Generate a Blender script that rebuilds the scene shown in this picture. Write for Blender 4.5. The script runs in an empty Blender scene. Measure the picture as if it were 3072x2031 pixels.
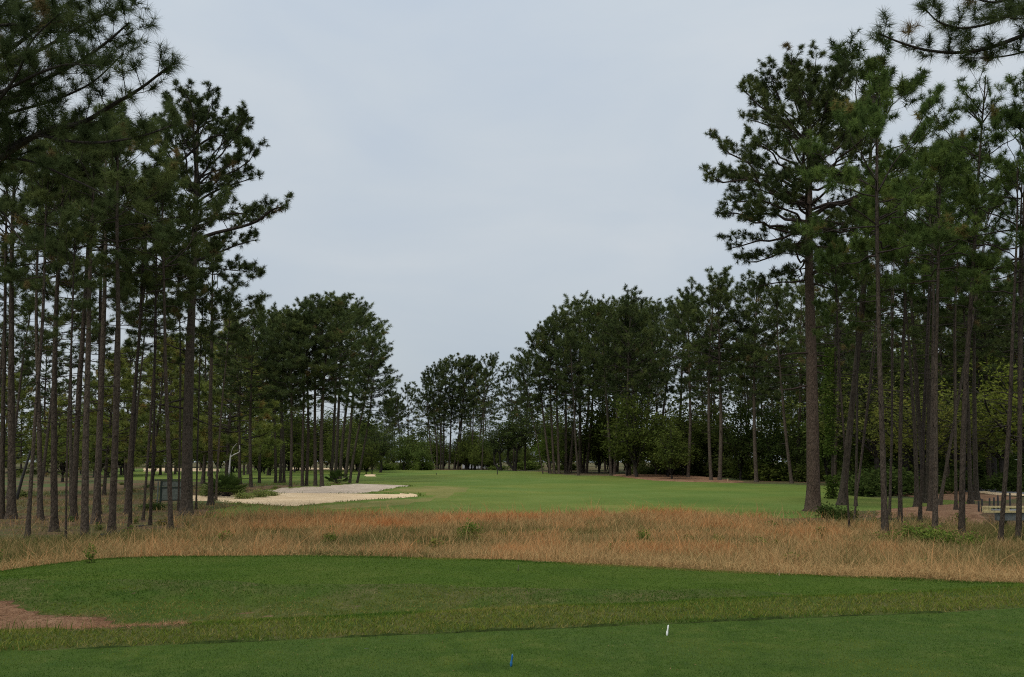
import bpy, math
import numpy as np
from mathutils import Vector, Matrix, geometry

R = np.random.default_rng(11)
PI = math.pi
scn = bpy.context.scene
COL = scn.collection

# ------------------------------------------------------------------ camera model (photo pixels 3072 x 2031)
FPX = 1536 / math.tan(math.radians(30))
CX, CY, HZ = 1536.0, 1015.5, 1386.0
PITCH = math.atan((HZ - CY) / FPX)
CAMZ = 1.65


def ray(X, Y):
    c, s = math.cos(PITCH), math.sin(PITCH)
    return (X - CX, FPX * c - s * (CY - Y), FPX * s + c * (CY - Y))


def at(X, Y, yd):
    a = ray(X, Y)
    t = yd / a[1]
    return np.array([a[0] * t, yd, CAMZ + a[2] * t])


# ------------------------------------------------------------------ noise + terrain
def vnoise(x, y, seed=0):
    x = np.asarray(x, float); y = np.asarray(y, float)
    xi = np.floor(x).astype(np.int64); yi = np.floor(y).astype(np.int64)
    fx = x - xi; fy = y - yi
    fx = fx * fx * (3 - 2 * fx); fy = fy * fy * (3 - 2 * fy)

    def h(a, b):
        n = (a * 374761393 + b * 668265263 + seed * 974634777) & 0xffffffff
        n = ((n ^ (n >> 13)) * 1274126177) & 0xffffffff
        return ((n ^ (n >> 16)) & 0xffff) / 65535.0
    return (h(xi, yi) * (1 - fx) * (1 - fy) + h(xi + 1, yi) * fx * (1 - fy)
            + h(xi, yi + 1) * (1 - fx) * fy + h(xi + 1, yi + 1) * fx * fy)


def fbm(x, y, seed=0):
    return (vnoise(x, y, seed) * .55 + vnoise(x * 2.1, y * 2.1, seed + 1) * .3 + vnoise(x * 4.3, y * 4.3, seed + 2) * .15)


def sm(a, b, x):
    t = np.clip((np.asarray(x, float) - a) / (b - a), 0, 1)
    return t * t * (3 - 2 * t)


def e1(x):      # far edge of the back tee
    return 8.0 + (np.clip(x, -14, 9) + 4.6) * 0.226


def e2(x):      # far edge of the forward tee
    return np.interp(x, [-14, -9.5, -8, -6.7, -4, 0, 2.4, 4.4, 6.3, 7.6, 10, 14],
                     [15.8, 16.6, 17.2, 17.6, 17.8, 16.9, 15.8, 14.9, 14.2, 13.7, 13.3, 13.2])


def s2(x):      # near shoulder of the forward tee
    return np.interp(x, [-12, -4, 0, 4, 8, 14], [14.9, 14.9, 13.9, 13.1, 12.7, 12.5])


def hgt(x, y):
    x = np.asarray(x, float); y = np.asarray(y, float)
    x, y = np.broadcast_arrays(x, y)
    E1 = e1(x); c = np.interp(x, [-5, 0, 6], [0.55, 0.9, 1.2])
    E2 = e2(x); S2 = s2(x)
    D = np.interp(x, [-12, -4, -1, 2, 5], [.42, .42, .26, .1, .04])
    low = .4 * sm(-7.5, -12, x) + .0 * x
    m = (E1 + c + S2) / 2 + .25
    ks = [E1 - 50, E1, E1 + c, m, S2, E2, E2 + 5.5, 46 + 0 * x, 170 + 0 * x, 400 + 0 * x, 6000 + 0 * x]
    zs = [0 * x, 0 * x, .03 + 0 * x, -.18 - D, -.2 - low, -.2 - low, -.95 + 0 * x, -.95 + 0 * x, .02 + 0 * x, .5 + 0 * x, .5 + 0 * x]
    z = np.zeros(x.shape)
    for i in range(len(ks) - 1):
        t = np.clip((y - ks[i]) / np.maximum(ks[i + 1] - ks[i], .05), 0, 1)
        if i == 7:
            tt = t * .75 + .25 * t * t * (3 - 2 * t)
        else:
            tt = t * t * (3 - 2 * t)
        seg = zs[i] + (zs[i + 1] - zs[i]) * tt
        z = np.where(y >= ks[i], seg, z)
    f = sm(19, 30, y)
    z = z + f * (fbm(x / 9, y / 9, 3) - .5) * .16 + sm(60, 110, y) * (fbm(x / 30, y / 30, 5) - .5) * .3
    z = z + .62 * np.exp(-((x + 16) / 13) ** 2 - ((y - 73) / 6.5) ** 2)      # bank behind the sand
    z = z + .35 * np.exp(-((x - 17) / 11) ** 2 - ((y - 112) / 16) ** 2)      # straw mound by the wood
    z = z - .9 * sm(19, 23, x) * sm(34, 38, y) * sm(48, 43, y)              # ditch under the bridge
    # undulation of the rough between the tees
    z = z + sm(9.6, 11, y) * sm(17, 14, y) * (fbm(x / 1.6, y / 1.2, 8) - .5) * .09
    return z


def H1(x, y):
    return float(hgt(x, y))


def hit(X, Y, lo=5.0, hi=420.0):
    a = ray(X, Y)
    ys = np.concatenate([np.arange(lo, 60, .1), np.arange(60, hi, .5)])
    xs = a[0] / a[1] * ys; zz = CAMZ + a[2] / a[1] * ys
    w = np.nonzero(zz < hgt(xs, ys))[0]
    i = w[0] if len(w) else len(ys) - 1
    return np.array([xs[i], ys[i], H1(xs[i], ys[i])])


# ------------------------------------------------------------------ object helpers
def link(o, parent=None):
    COL.objects.link(o)
    if parent is not None:
        o.parent = parent
    return o


def tag(o, label=None, cat=None, group=None, kind=None):
    if label: o['label'] = label
    if cat: o['category'] = cat
    if group: o['group'] = group
    if kind: o['kind'] = kind
    return o


def empty(name, loc=(0, 0, 0)):
    o = bpy.data.objects.new(name, None)
    o.empty_display_size = .3
    o.location = loc
    return link(o)


def raw_mesh(name, verts, loops, k, mat, attrs=None, smooth=False):
    """verts (N,3); loops flat indices; every face has k corners"""
    me = bpy.data.meshes.new(name)
    verts = np.ascontiguousarray(verts, np.float32)
    loops = np.ascontiguousarray(loops, np.int32).ravel()
    me.vertices.add(len(verts)); me.vertices.foreach_set('co', verts.ravel())
    me.loops.add(len(loops)); me.loops.foreach_set('vertex_index', loops)
    nf = len(loops) // k
    me.polygons.add(nf); me.polygons.foreach_set('loop_start', np.arange(nf, dtype=np.int32) * k)
    if smooth:
        me.polygons.foreach_set('use_smooth', np.ones(nf, bool))
    for an, av in (attrs or {}).items():
        a = me.attributes.new(an, 'FLOAT', 'POINT'); a.data.foreach_set('value', np.ascontiguousarray(av, np.float32))
    me.update(calc_edges=True)
    me.materials.append(mat)
    return me


def mob(name, me, parent=None):
    return link(bpy.data.objects.new(name, me), parent)


class Tubes:
    def __init__(s): s.v = []; s.f = []; s.n = 0

    def add(s, pts, rad, sides=5, wob=0, cap=False):
        pts = np.asarray(pts, float); rad = np.asarray(rad, float)
        n = len(pts)
        tan = np.gradient(pts, axis=0); tan /= np.linalg.norm(tan, axis=1)[:, None] + 1e-9
        ref = np.array([0, 0, 1.]) if abs(tan[0][2]) < .8 else np.array([1., 0, 0])
        u = np.cross(tan, ref); u /= np.linalg.norm(u, axis=1)[:, None] + 1e-9
        w = np.cross(tan, u)
        a = np.arange(sides) * 2 * PI / sides
        rr = rad[:, None] * np.ones(sides)
        if wob: rr = rr * (1 + wob * R.uniform(-1, 1, (n, sides)))
        V = pts[:, None, :] + rr[..., None] * (np.cos(a)[None, :, None] * u[:, None, :] + np.sin(a)[None, :, None] * w[:, None, :])
        i = np.arange(n - 1)[:, None] * sides; j = np.arange(sides)[None, :]; j2 = (j + 1) % sides
        F = np.stack([i + j, i + j2, i + sides + j2, i + sides + j], -1).reshape(-1, 4) + s.n
        s.v.append(V.reshape(-1, 3)); s.f.append(F); s.n += n * sides

    def mesh(s, name, mat):
        return raw_mesh(name, np.concatenate(s.v), np.concatenate(s.f), 4, mat, smooth=True)


class Solid:
    """boxes and prisms into one quad mesh"""
    def __init__(s): s.v = []; s.f = []

    def box(s, c, d, rz=0, tilt=None):
        c = np.array(c, float); d = np.array(d, float) / 2
        P = np.array([[x, y, z] for z in (-1, 1) for (x, y) in ((-1, -1), (1, -1), (1, 1), (-1, 1))], float) * d
        if tilt is not None:
            P = np.array([list(tilt @ Vector(p)) for p in P])
        cs, sn = math.cos(rz), math.sin(rz)
        P = np.stack([P[:, 0] * cs - P[:, 1] * sn, P[:, 0] * sn + P[:, 1] * cs, P[:, 2]], 1) + c
        b = len(s.v)
        s.v += [tuple(p) for p in P]
        for f in ((3, 2, 1, 0), (4, 5, 6, 7), (0, 1, 5, 4), (1, 2, 6, 5), (2, 3, 7, 6), (3, 0, 4, 7)):
            s.f.append([b + i for i in f])
        return s

    def mesh(s, name, mat, bevel=0):
        me = bpy.data.meshes.new(name); me.from_pydata(s.v, [], s.f); me.update(); me.materials.append(mat)
        return me


def solid(name, S, mat, parent=None, bevel=0):
    o = mob(name, S.mesh(name, mat), parent)
    if bevel:
        m = o.modifiers.new('bevel', 'BEVEL'); m.width = bevel; m.segments = 2
    return o


# ------------------------------------------------------------------ materials
def newmat(name):
    m = bpy.data.materials.new(name); m.use_nodes = True
    nt = m.node_tree; nt.nodes.clear()
    out = nt.nodes.new('ShaderNodeOutputMaterial')
    return m, nt, out


def N(nt, t, **kw):
    n = nt.nodes.new(t)
    for k, v in kw.items():
        if k in n.inputs.keys() if hasattr(n.inputs, 'keys') else False:
            n.inputs[k].default_value = v
        else:
            setattr(n, k, v)
    return n


def ramp(nt, fac, stops):
    r = nt.nodes.new('ShaderNodeValToRGB')
    el = r.color_ramp.elements
    while len(el) < len(stops): el.new(.5)
    for e, (p, c) in zip(el, stops):
        e.position = p; e.color = (*c, 1)
    nt.links.new(fac, r.inputs['Fac'])
    return r.outputs['Color']


def noise(nt, vec, scale, detail=4, rough=.6, dist=0):
    n = nt.nodes.new('ShaderNodeTexNoise')
    n.inputs['Scale'].default_value = scale; n.inputs['Detail'].default_value = detail
    n.inputs['Roughness'].default_value = rough; n.inputs['Distortion'].default_value = dist
    if vec is not None: nt.links.new(vec, n.inputs['Vector'])
    return n.outputs['Fac']


def mix(nt, fac, a, b, mode='MIX'):
    m = nt.nodes.new('ShaderNodeMix'); m.data_type = 'RGBA'; m.blend_type = mode
    for sock, v in ((m.inputs[0], fac), (m.inputs[6], a), (m.inputs[7], b)):
        if hasattr(v, 'is_linked'): nt.links.new(v, sock)
        elif isinstance(v, (int, float)): sock.default_value = v
        else: sock.default_value = (*v, 1)
    return m.outputs[2]


def mapping(nt, vec, scale=(1, 1, 1)):
    m = nt.nodes.new('ShaderNodeMapping'); m.inputs['Scale'].default_value = scale
    nt.links.new(vec, m.inputs['Vector'])
    return m.outputs['Vector']


def bump(nt, h, strength, dist):
    b = nt.nodes.new('ShaderNodeBump'); b.inputs['Strength'].default_value = strength; b.inputs['Distance'].default_value = dist
    nt.links.new(h, b.inputs['Height'])
    return b.outputs['Normal']


def principled(nt, out, col, rough=.85, spec=.15, normal=None):
    p = nt.nodes.new('ShaderNodeBsdfPrincipled')
    p.inputs['Roughness'].default_value = rough; p.inputs['Specular IOR Level'].default_value = spec
    if hasattr(col, 'is_linked'): nt.links.new(col, p.inputs['Base Color'])
    else: p.inputs['Base Color'].default_value = (*col, 1)
    if normal is not None: nt.links.new(normal, p.inputs['Normal'])
    nt.links.new(p.outputs[0], out.inputs['Surface'])
    return p


def objcoord(nt):
    return nt.nodes.new('ShaderNodeTexCoord').outputs['Object']


def leafy(name, stops, trans=.3, hue=True):
    m, nt, out = newmat(name)
    a = nt.nodes.new('ShaderNodeAttribute'); a.attribute_name = 'tint'
    c = ramp(nt, a.outputs['Fac'], stops)
    if hue:
        oi = nt.nodes.new('ShaderNodeObjectInfo')
        c = mix(nt, 1.0, c, oi.outputs['Color'], 'MULTIPLY')
    d = nt.nodes.new('ShaderNodeBsdfDiffuse'); nt.links.new(c, d.inputs['Color'])
    t = nt.nodes.new('ShaderNodeBsdfTranslucent'); nt.links.new(c, t.inputs['Color'])
    ms = nt.nodes.new('ShaderNodeMixShader'); ms.inputs[0].default_value = trans
    nt.links.new(d.outputs[0], ms.inputs[1]); nt.links.new(t.outputs[0], ms.inputs[2])
    nt.links.new(ms.outputs[0], out.inputs['Surface'])
    return m


M = {}
M['needle'] = leafy('pine_needles', [(0, (.038, .053, .023)), (.45, (.075, .100, .038)), (.85, (.140, .162, .052)), (1, (.18, .125, .06))], .28)
M['leaf'] = leafy('broad_leaves', [(0, (.040, .056, .020)), (.5, (.078, .102, .034)), (1, (.135, .150, .050))], .32)
M['meadow'] = leafy('meadow_blades', [(0, (.085, .105, .030)), (.2, (.18, .155, .058)), (.4, (.41, .28, .128)), (.58, (.49, .285, .125)), (.8, (.49, .225, .085)), (1, (.45, .175, .06))], .25, hue=False)
M['turf'] = leafy('turf_blades', [(0, (.048, .100, .015)), (.45, (.082, .140, .021)), (.8, (.138, .172, .026)), (.93, (.19, .18, .04)), (1, (.36, .29, .13))], .3, hue=False)
M['straw'] = leafy('pine_straw', [(0, (.07, .035, .02)), (.5, (.19, .095, .05)), (1, (.34, .20, .115))], .1, hue=False)


def bark(name, dark, mid, light, scale=1.0):
    m, nt, out = newmat(name)
    oc = objcoord(nt)
    v = nt.nodes.new('ShaderNodeTexVoronoi'); v.feature = 'F1'
    v.inputs['Scale'].default_value = 1
    nv = nt.nodes.new('ShaderNodeVectorMath'); nv.operation = 'ADD'
    nn = nt.nodes.new('ShaderNodeTexNoise'); nn.inputs['Scale'].default_value = 3
    nt.links.new(oc, nn.inputs['Vector'])
    sc = nt.nodes.new('ShaderNodeVectorMath'); sc.operation = 'SCALE'; sc.inputs['Scale'].default_value = .25
    nt.links.new(nn.outputs['Color'], sc.inputs[0])
    nt.links.new(oc, nv.inputs[0]); nt.links.new(sc.outputs[0], nv.inputs[1])
    nt.links.new(mapping(nt, nv.outputs[0], (13 * scale, 13 * scale, 3.6 * scale)), v.inputs['Vector'])
    big = noise(nt, mapping(nt, oc, (2, 2, .6)), 1.5, 4)
    fine = noise(nt, mapping(nt, oc, (30, 30, 8)), 1, 5, .7)
    c1 = ramp(nt, v.outputs['Distance'], [(0, mid), (.45, mid), (.75, dark)])
    c2 = mix(nt, big, c1, light)
    c2 = mix(nt, .75, c1, c2)
    c3 = mix(nt, fine, dark, c2)
    hh = nt.nodes.new('ShaderNodeMath'); hh.operation = 'SUBTRACT'
    nt.links.new(fine, hh.inputs[0]); nt.links.new(v.outputs['Distance'], hh.inputs[1])
    oi = nt.nodes.new('ShaderNodeObjectInfo')
    c3 = mix(nt, 1.0, c3, oi.outputs['Color'], 'MULTIPLY')
    principled(nt, out, c3, .95, .08, bump(nt, hh.outputs[0], 1.0, .06))
    return m


M['bark'] = bark('pine_bark', (.017, .013, .010), (.098, .073, .053), (.24, .205, .162), 1.25)
M['twig'] = bark('twig_bark', (.03, .024, .02), (.085, .068, .058), (.13, .115, .105), 2)
M['oakbark'] = bark('oak_bark', (.015, .013, .011), (.06, .052, .045), (.11, .10, .09))


def soil(name, stops, scale, bscale, bstr, stops2=None, s2scale=.2, rough=.95):
    m, nt, out = newmat(name)
    oc = objcoord(nt)
    f = noise(nt, oc, scale, 6, .65, .3)
    c = ramp(nt, f, stops)
    if stops2:
        c2 = ramp(nt, noise(nt, oc, scale * 1.7, 6, .7), stops2)
        g = noise(nt, oc, s2scale, 4, .55, .4)
        r = nt.nodes.new('ShaderNodeMapRange'); r.inputs[1].default_value = .42; r.inputs[2].default_value = .6
        nt.links.new(g, r.inputs[0])
        c = mix(nt, r.outputs[0], c, c2)
    b = noise(nt, oc, bscale, 5, .7)
    principled(nt, out, c, rough, .08, bump(nt, b, bstr, .05))
    return m


M['ground'] = soil('forest_floor', [(.25, (.045, .036, .022)), (.45, (.11, .072, .042)), (.6, (.14, .092, .05)), (.8, (.20, .145, .085))], 2.2, 9, .8,
                   [(.3, (.035, .05, .018)), (.55, (.075, .10, .035)), (.8, (.14, .135, .055))], .12)
M['tee'] = soil('mown_tee_turf', [(.3, (.040, .076, .012)), (.5, (.066, .112, .018)), (.7, (.110, .142, .030))], 2.6, 50, .8,
                [(.3, (.048, .096, .017)), (.7, (.088, .128, .026))], .7)
M['ftee'] = soil('forward_tee_turf', [(.25, (.038, .070, .008)), (.5, (.052, .088, .010)), (.75, (.074, .104, .015))], 1.1, 40, .4,
                 [(.3, (.045, .080, .009)), (.7, (.080, .104, .018))], .35)
M['rough'] = soil('rough_bank_turf', [(.25, (.036, .068, .011)), (.5, (.055, .094, .015)), (.75, (.085, .115, .022))], 2.5, 25, .9,
                  [(.3, (.05, .075, .016)), (.5, (.085, .095, .028)), (.75, (.17, .145, .065))], .7)
M['fairway'] = soil('fairway_turf', [(.25, (.066, .118, .020)), (.5, (.096, .146, .028)), (.75, (.142, .182, .046))], .13, 12, .3,
                    [(.25, (.078, .116, .020)), (.55, (.132, .162, .032)), (.8, (.21, .20, .060))], .055)
M['fringe'] = soil('bunker_fringe_turf', [(.25, (.12, .135, .035)), (.5, (.17, .165, .05)), (.75, (.24, .20, .075))], .5, 10, .5)
M['sand'] = soil('bunker_sand', [(.3, (.56, .41, .245)), (.5, (.64, .48, .30)), (.7, (.71, .55, .365))], .6, 6, .5)
M['greysand'] = soil('weathered_sand', [(.3, (.38, .305, .23)), (.5, (.45, .365, .285)), (.7, (.54, .445, .345))], 1.2, 6, .6)
M['straw_bed'] = soil('straw_bed', [(.25, (.12, .062, .034)), (.5, (.23, .13, .075)), (.75, (.32, .20, .12))], 1.5, 18, .8)
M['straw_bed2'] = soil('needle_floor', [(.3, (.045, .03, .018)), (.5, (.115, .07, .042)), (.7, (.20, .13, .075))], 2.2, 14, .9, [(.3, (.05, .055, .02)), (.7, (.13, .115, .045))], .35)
M['asphalt'] = soil('cart_path_asphalt', [(.3, (.16, .165, .17)), (.7, (.23, .235, .24))], 1.2, 40, .3)


def plain(name, col, rough=.6, var=.25, spec=.3, scale=8):
    m, nt, out = newmat(name)
    f = noise(nt, objcoord(nt), scale, 5, .65)
    a = tuple(c * (1 - var) for c in col); b = tuple(min(1, c * (1 + var)) for c in col)
    principled(nt, out, ramp(nt, f, [(.3, a), (.7, b)]), rough, spec, bump(nt, f, .3, .01))
    return m


M['lumber'] = plain('new_lumber', (.60, .48, .24), .8)
M['concrete'] = plain('bridge_concrete', (.15, .16, .155), .85, .3, .2, 3)
M['darkwood'] = plain('dark_wood', (.035, .032, .03), .85)
M['blue'] = plain('blue_paint', (.015, .12, .30), .35, .1, .5)
M['white'] = plain('white_paint', (.80, .80, .78), .4, .06, .5)
M['green_paint'] = plain('green_paint', (.015, .024, .018), .7)
M['panel'] = plain('pale_panel', (.10, .112, .095), .8, .4)
M['olive'] = plain('olive_paint', (.10, .11, .05), .5)
M['tan'] = plain('tan_wood', (.36, .26, .14), .7)
M['deadwood'] = plain('bleached_dead_wood', (.42, .41, .38), .9, .3)
M['siding'] = plain('grey_siding', (.42, .44, .47), .8, .08)
M['roof'] = plain('roof_shingle', (.12, .12, .13), .9)
M['trim'] = plain('white_trim', (.72, .72, .72), .6, .05)
M['glass'] = plain('dark_glass', (.02, .025, .03), .1, .1, .5)
M['cut'] = plain('driftwood', (.30, .25, .19), .9, .3)

# ------------------------------------------------------------------ ground sheet and zones laid on it
ny = np.concatenate([np.arange(-40, 4, 2.0), np.arange(4, 24, .25), 24 * 1.022 ** np.arange(0, 250)])
ny = ny[ny < 4500]
nx = np.linspace(-1, 1, 181)
nx = np.sign(nx) * np.abs(nx) ** 1.35
YY, TT = np.meshgrid(ny, nx, indexing='ij')
XX = TT * (26 + 1.15 * np.maximum(YY, 0))
ZZ = hgt(XX, YY)
V = np.stack([XX, YY, ZZ], -1).reshape(-1, 3)
r, c = XX.shape
ii = (np.arange(r - 1)[:, None] * c + np.arange(c - 1)[None, :]).ravel()
F = np.stack([ii, ii + 1, ii + c + 1, ii + c], 1)
g = mob('ground', raw_mesh('ground', V, F, 4, M['ground'], smooth=True))
tag(g, 'brown and olive forest floor under and between the pines', 'ground', kind='structure')


def inside(poly, P):
    x, y = P[:, 0], P[:, 1]
    res = np.zeros(len(P), bool)
    j = len(poly) - 1
    for i in range(len(poly)):
        xi, yi = poly[i]; xj, yj = poly[j]
        cnd = ((yi > y) != (yj > y)) & (x < (xj - xi) * (y - yi) / (yj - yi + 1e-12) + xi)
        res ^= cnd
        j = i
    return res


def densify(poly, step, jit):
    out = []
    for i in range(len(poly)):
        a = np.array(poly[i], float); b = np.array(poly[(i + 1) % len(poly)], float)
        n = max(1, int(np.linalg.norm(b - a) / step))
        for k in range(n):
            p = a + (b - a) * k / n
            nrm = np.array([-(b - a)[1], (b - a)[0]]); nrm /= np.linalg.norm(nrm) + 1e-9
            w = (fbm(p[0] / step / 2.5, p[1] / step / 2.5, 21) - .5) * 2 * jit
            out.append(p + nrm * w)
    return np.array(out)


POLY = {}


def sheet(name, poly, off, mat, res, label, jit=None, lift=None, skirt=None):
    poly = densify(poly, res, res * .6 if jit is None else jit)
    POLY[name] = poly
    lo = poly.min(0); hi = poly.max(0)
    gx, gy = np.meshgrid(np.arange(lo[0], hi[0], res), np.arange(lo[1], hi[1], res))
    P = np.stack([gx.ravel(), gy.ravel()], 1) + R.uniform(-.12, .12, (gx.size, 2)) * res
    P = P[inside(poly, P)]
    vs = [Vector(p) for p in poly] + [Vector(p) for p in P]
    o = geometry.delaunay_2d_cdt(vs, [], [list(range(len(poly)))], 1, 1e-5)
    v2 = np.array([list(v) for v in o[0]])
    z = hgt(v2[:, 0], v2[:, 1]) + off
    if lift is not None: z = z + lift(v2[:, 0], v2[:, 1])
    if skirt is None: skirt = .09 if jit != 0 and off > .01 else 0
    z[:len(poly)] -= skirt
    me = raw_mesh(name, np.column_stack([v2, z]), np.array([f for f in o[2] if len(f) == 3]), 3, mat, smooth=True)
    ob = mob(name, me)
    return tag(ob, label, name.replace('_', ' '), kind='structure')


def pxpoly(pts):
    return [tuple(hit(X, Y)[:2]) for X, Y in pts]


xs = np.linspace(-13, 13, 60)
sheet('tee', [(-13, -20), (13, -20)] + [(x, float(e1(x)) + .01) for x in xs[::-1]], .006, M['tee'], .35, 'closely mown dark green back tee turf', 0)
LIP = .026
lipf = lambda x, y: LIP * np.exp(-np.maximum(y - e1(x), 0) / 1.2) * (1 - np.exp(-np.maximum(y - e1(x) - .01, 0) / .12))
mid_ = [(x, float(s2(x)) - .3 + .5 * (vnoise(x * .8, 0, 77) - .5)) for x in xs]
sheet('rough', [(x, float(e1(x))) for x in xs] + mid_[::-1], .004, M['rough'], .2, 'patchy rough turf on the bank between the two tees', 0, lift=lipf)
sheet('forward_tee', mid_ + [(x, float(e2(x)) + .5) for x in xs[::-1]], .004, M['ftee'], .2, 'mown dark green forward tee', 0, lift=lipf)
xl2 = np.linspace(-13, 13, 900)
yl2 = e1(xl2) + .006 + (vnoise(xl2 * 9, 0 * xl2, 78) - .5) * .035
z0 = hgt(xl2, yl2)
V = np.concatenate([np.stack([xl2, yl2 - .012, z0 - .02], 1), np.stack([xl2, yl2, z0 + LIP * np.clip(1.9 * vnoise(xl2 * 2.2, 0 * xl2, 79) - .35, .05, 1.15) * (.7 + .5 * vnoise(xl2 * 14, 0 * xl2, 80))], 1), np.stack([xl2, yl2 + .06, z0 + .002], 1)])
k_ = np.arange(899)
F = np.concatenate([np.stack([k_ + o_, k_ + 1 + o_, k_ + 901 + o_, k_ + 900 + o_], 1) for o_ in (0, 900)])
M['lip'] = soil('turf_edge_shadow', [(.3, (.022, .032, .009)), (.55, (.045, .070, .016)), (.75, (.08, .11, .025))], 14, 40, .8)  # turf lip coloured dark to paint in the shadow line below the taller grass
tag(mob('turf_edge', raw_mesh('turf_edge', V, F, 4, M['lip'], smooth=True)), 'turf lip around the back tee with its shadow line painted dark', 'turf edge', kind='structure')
fw = pxpoly([(2480, 1545), (2760, 1524), (2925, 1516), (2925, 1500), (2700, 1496), (2600, 1490), (2585, 1462), (2420, 1455), (2180, 1448), (2080, 1440),
             (1850, 1428), (1700, 1425), (1640, 1416), (1500, 1411), (1300, 1410), (1100, 1408), (900, 1405), (560, 1405), (250, 1408), (350, 1440), (700, 1447), (900, 1458)])
fw = [(p[0], min(p[1], 240)) for p in fw]
fw = [(-15, 41.5), (15.5, 41.5)] + fw + [(-20, 66), (-17.5, 55)]
sheet('fairway', fw, .03, M['fairway'], 1.25, 'pale green mown fairway running away to the far pines', .5)
bk = pxpoly([(560, 1503), (640, 1503), (720, 1512), (830, 1519), (900, 1521), (960, 1513), (1100, 1501), (1265, 1491), (1252, 1483), (1110, 1483), (1060, 1482), (840, 1481), (720, 1489), (640, 1487), (560, 1490)])
sheet('bunker', bk, .065, M['sand'], .6, 'pale tan sand floor of the bunker behind the brown grass', .12)
bk2 = pxpoly([(840, 1486), (1060, 1486), (1105, 1481), (1150, 1474), (1240, 1460), (1090, 1453), (1040, 1455), (960, 1461), (830, 1467), (800, 1474)])
sheet('sand_bank', bk2, .06, M['greysand'], .7, 'greyish weathered sand bank rising behind the tan bunker floor', .15)
fr = pxpoly([(930, 1520), (1100, 1506), (1275, 1494), (1270, 1482), (1110, 1479), (1160, 1472), (1250, 1462), (1330, 1458), (1420, 1466), (1380, 1490), (1240, 1516), (1000, 1532)])
sheet('fringe', fr, .045, M['fringe'], .9, 'yellowish grass fringe wrapping the tip of the bunker', .3)
sheet('straw_bed', pxpoly([(1830, 1424), (1950, 1424), (2080, 1428), (2230, 1446), (2200, 1449), (2050, 1447), (1950, 1442), (1850, 1431)]), .09, M['straw_bed'], 1.5, 'red brown pine straw bed along the wood edge', .3)
sheet('straw_bed', pxpoly([(2575, 1458), (2640, 1446), (2880, 1462), (2930, 1480), (3060, 1494), (3020, 1502), (2880, 1505), (2720, 1490), (2600, 1482)]), .07, M['straw_bed'], .8, 'brown straw bed between the cart path and the green strip', .2)
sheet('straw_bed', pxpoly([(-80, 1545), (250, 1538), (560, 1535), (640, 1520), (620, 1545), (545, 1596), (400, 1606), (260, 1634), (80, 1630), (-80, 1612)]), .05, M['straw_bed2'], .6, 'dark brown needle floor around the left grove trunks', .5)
sheet('straw_bed', pxpoly([(2860, 1512), (2940, 1516), (2960, 1560), (2870, 1580), (2750, 1552), (2620, 1556), (2640, 1530)]), .05, M['straw_bed'], .5, 'brown straw floor around the right grove trunks before the bridge', .3)
sheet('straw_bed', pxpoly([(-60, 1800), (60, 1816), (150, 1846), (330, 1854), (585, 1876), (540, 1896), (200, 1902), (-60, 1895)]), .014, M['straw_bed'], .15, 'brown pine straw patch in the hollow before the near tee', .05)
M['thatch'] = soil('meadow_thatch', [(.25, (.10, .085, .035)), (.5, (.23, .155, .07)), (.75, (.33, .22, .11))], 1.6, 14, .9, [(.3, (.07, .08, .025)), (.7, (.20, .16, .06))], .3)
sheet('meadow_ground', [(x, float(e2(x)) + .5) for x in np.linspace(-13, 13, 40)] + [(17, 22), (19, 28), (12.5, 38), (12.5, 43.2), (-15, 43.2), (-13.4, 37), (-13.2, 33), (-17, 28.5), (-17, 22)], .02, M['thatch'], .7, 'tan thatch under the dry meadow grass', .3)
for pts, lb in (([(430, 1405), (660, 1408), (660, 1414), (430, 1415)], 'far sand strip glimpsed between the left pines'),
                ([(865, 1404), (1045, 1405), (1045, 1410), (865, 1412)], 'far sand strip behind the pine clump at the bunker'),
                ([(1090, 1424), (1130, 1424), (1130, 1430), (1090, 1430)], 'small sandy bare spot in the fairway past the bunker')):
    p = pxpoly(pts)
    sheet('sand', [(a, min(b, 235)) for a, b in p], .10, M['sand'], 1.6, lb, .2)
cp = pxpoly([(2885, 1462), (2960, 1465), (3010, 1478), (3110, 1482), (3110, 1490), (3000, 1484), (2945, 1479), (2885, 1477)])
sheet('cart_path', cp, .12, M['asphalt'], .7, 'grey cart path curving out of the dark wood', .05)
sheet('path_edge_sand', pxpoly([(2935, 1480), (2950, 1477), (2990, 1483), (3080, 1487), (3080, 1491), (3000, 1488)]), .15, M['sand'], .5, 'bright sand strip along the cart path edge', .05)

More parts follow.
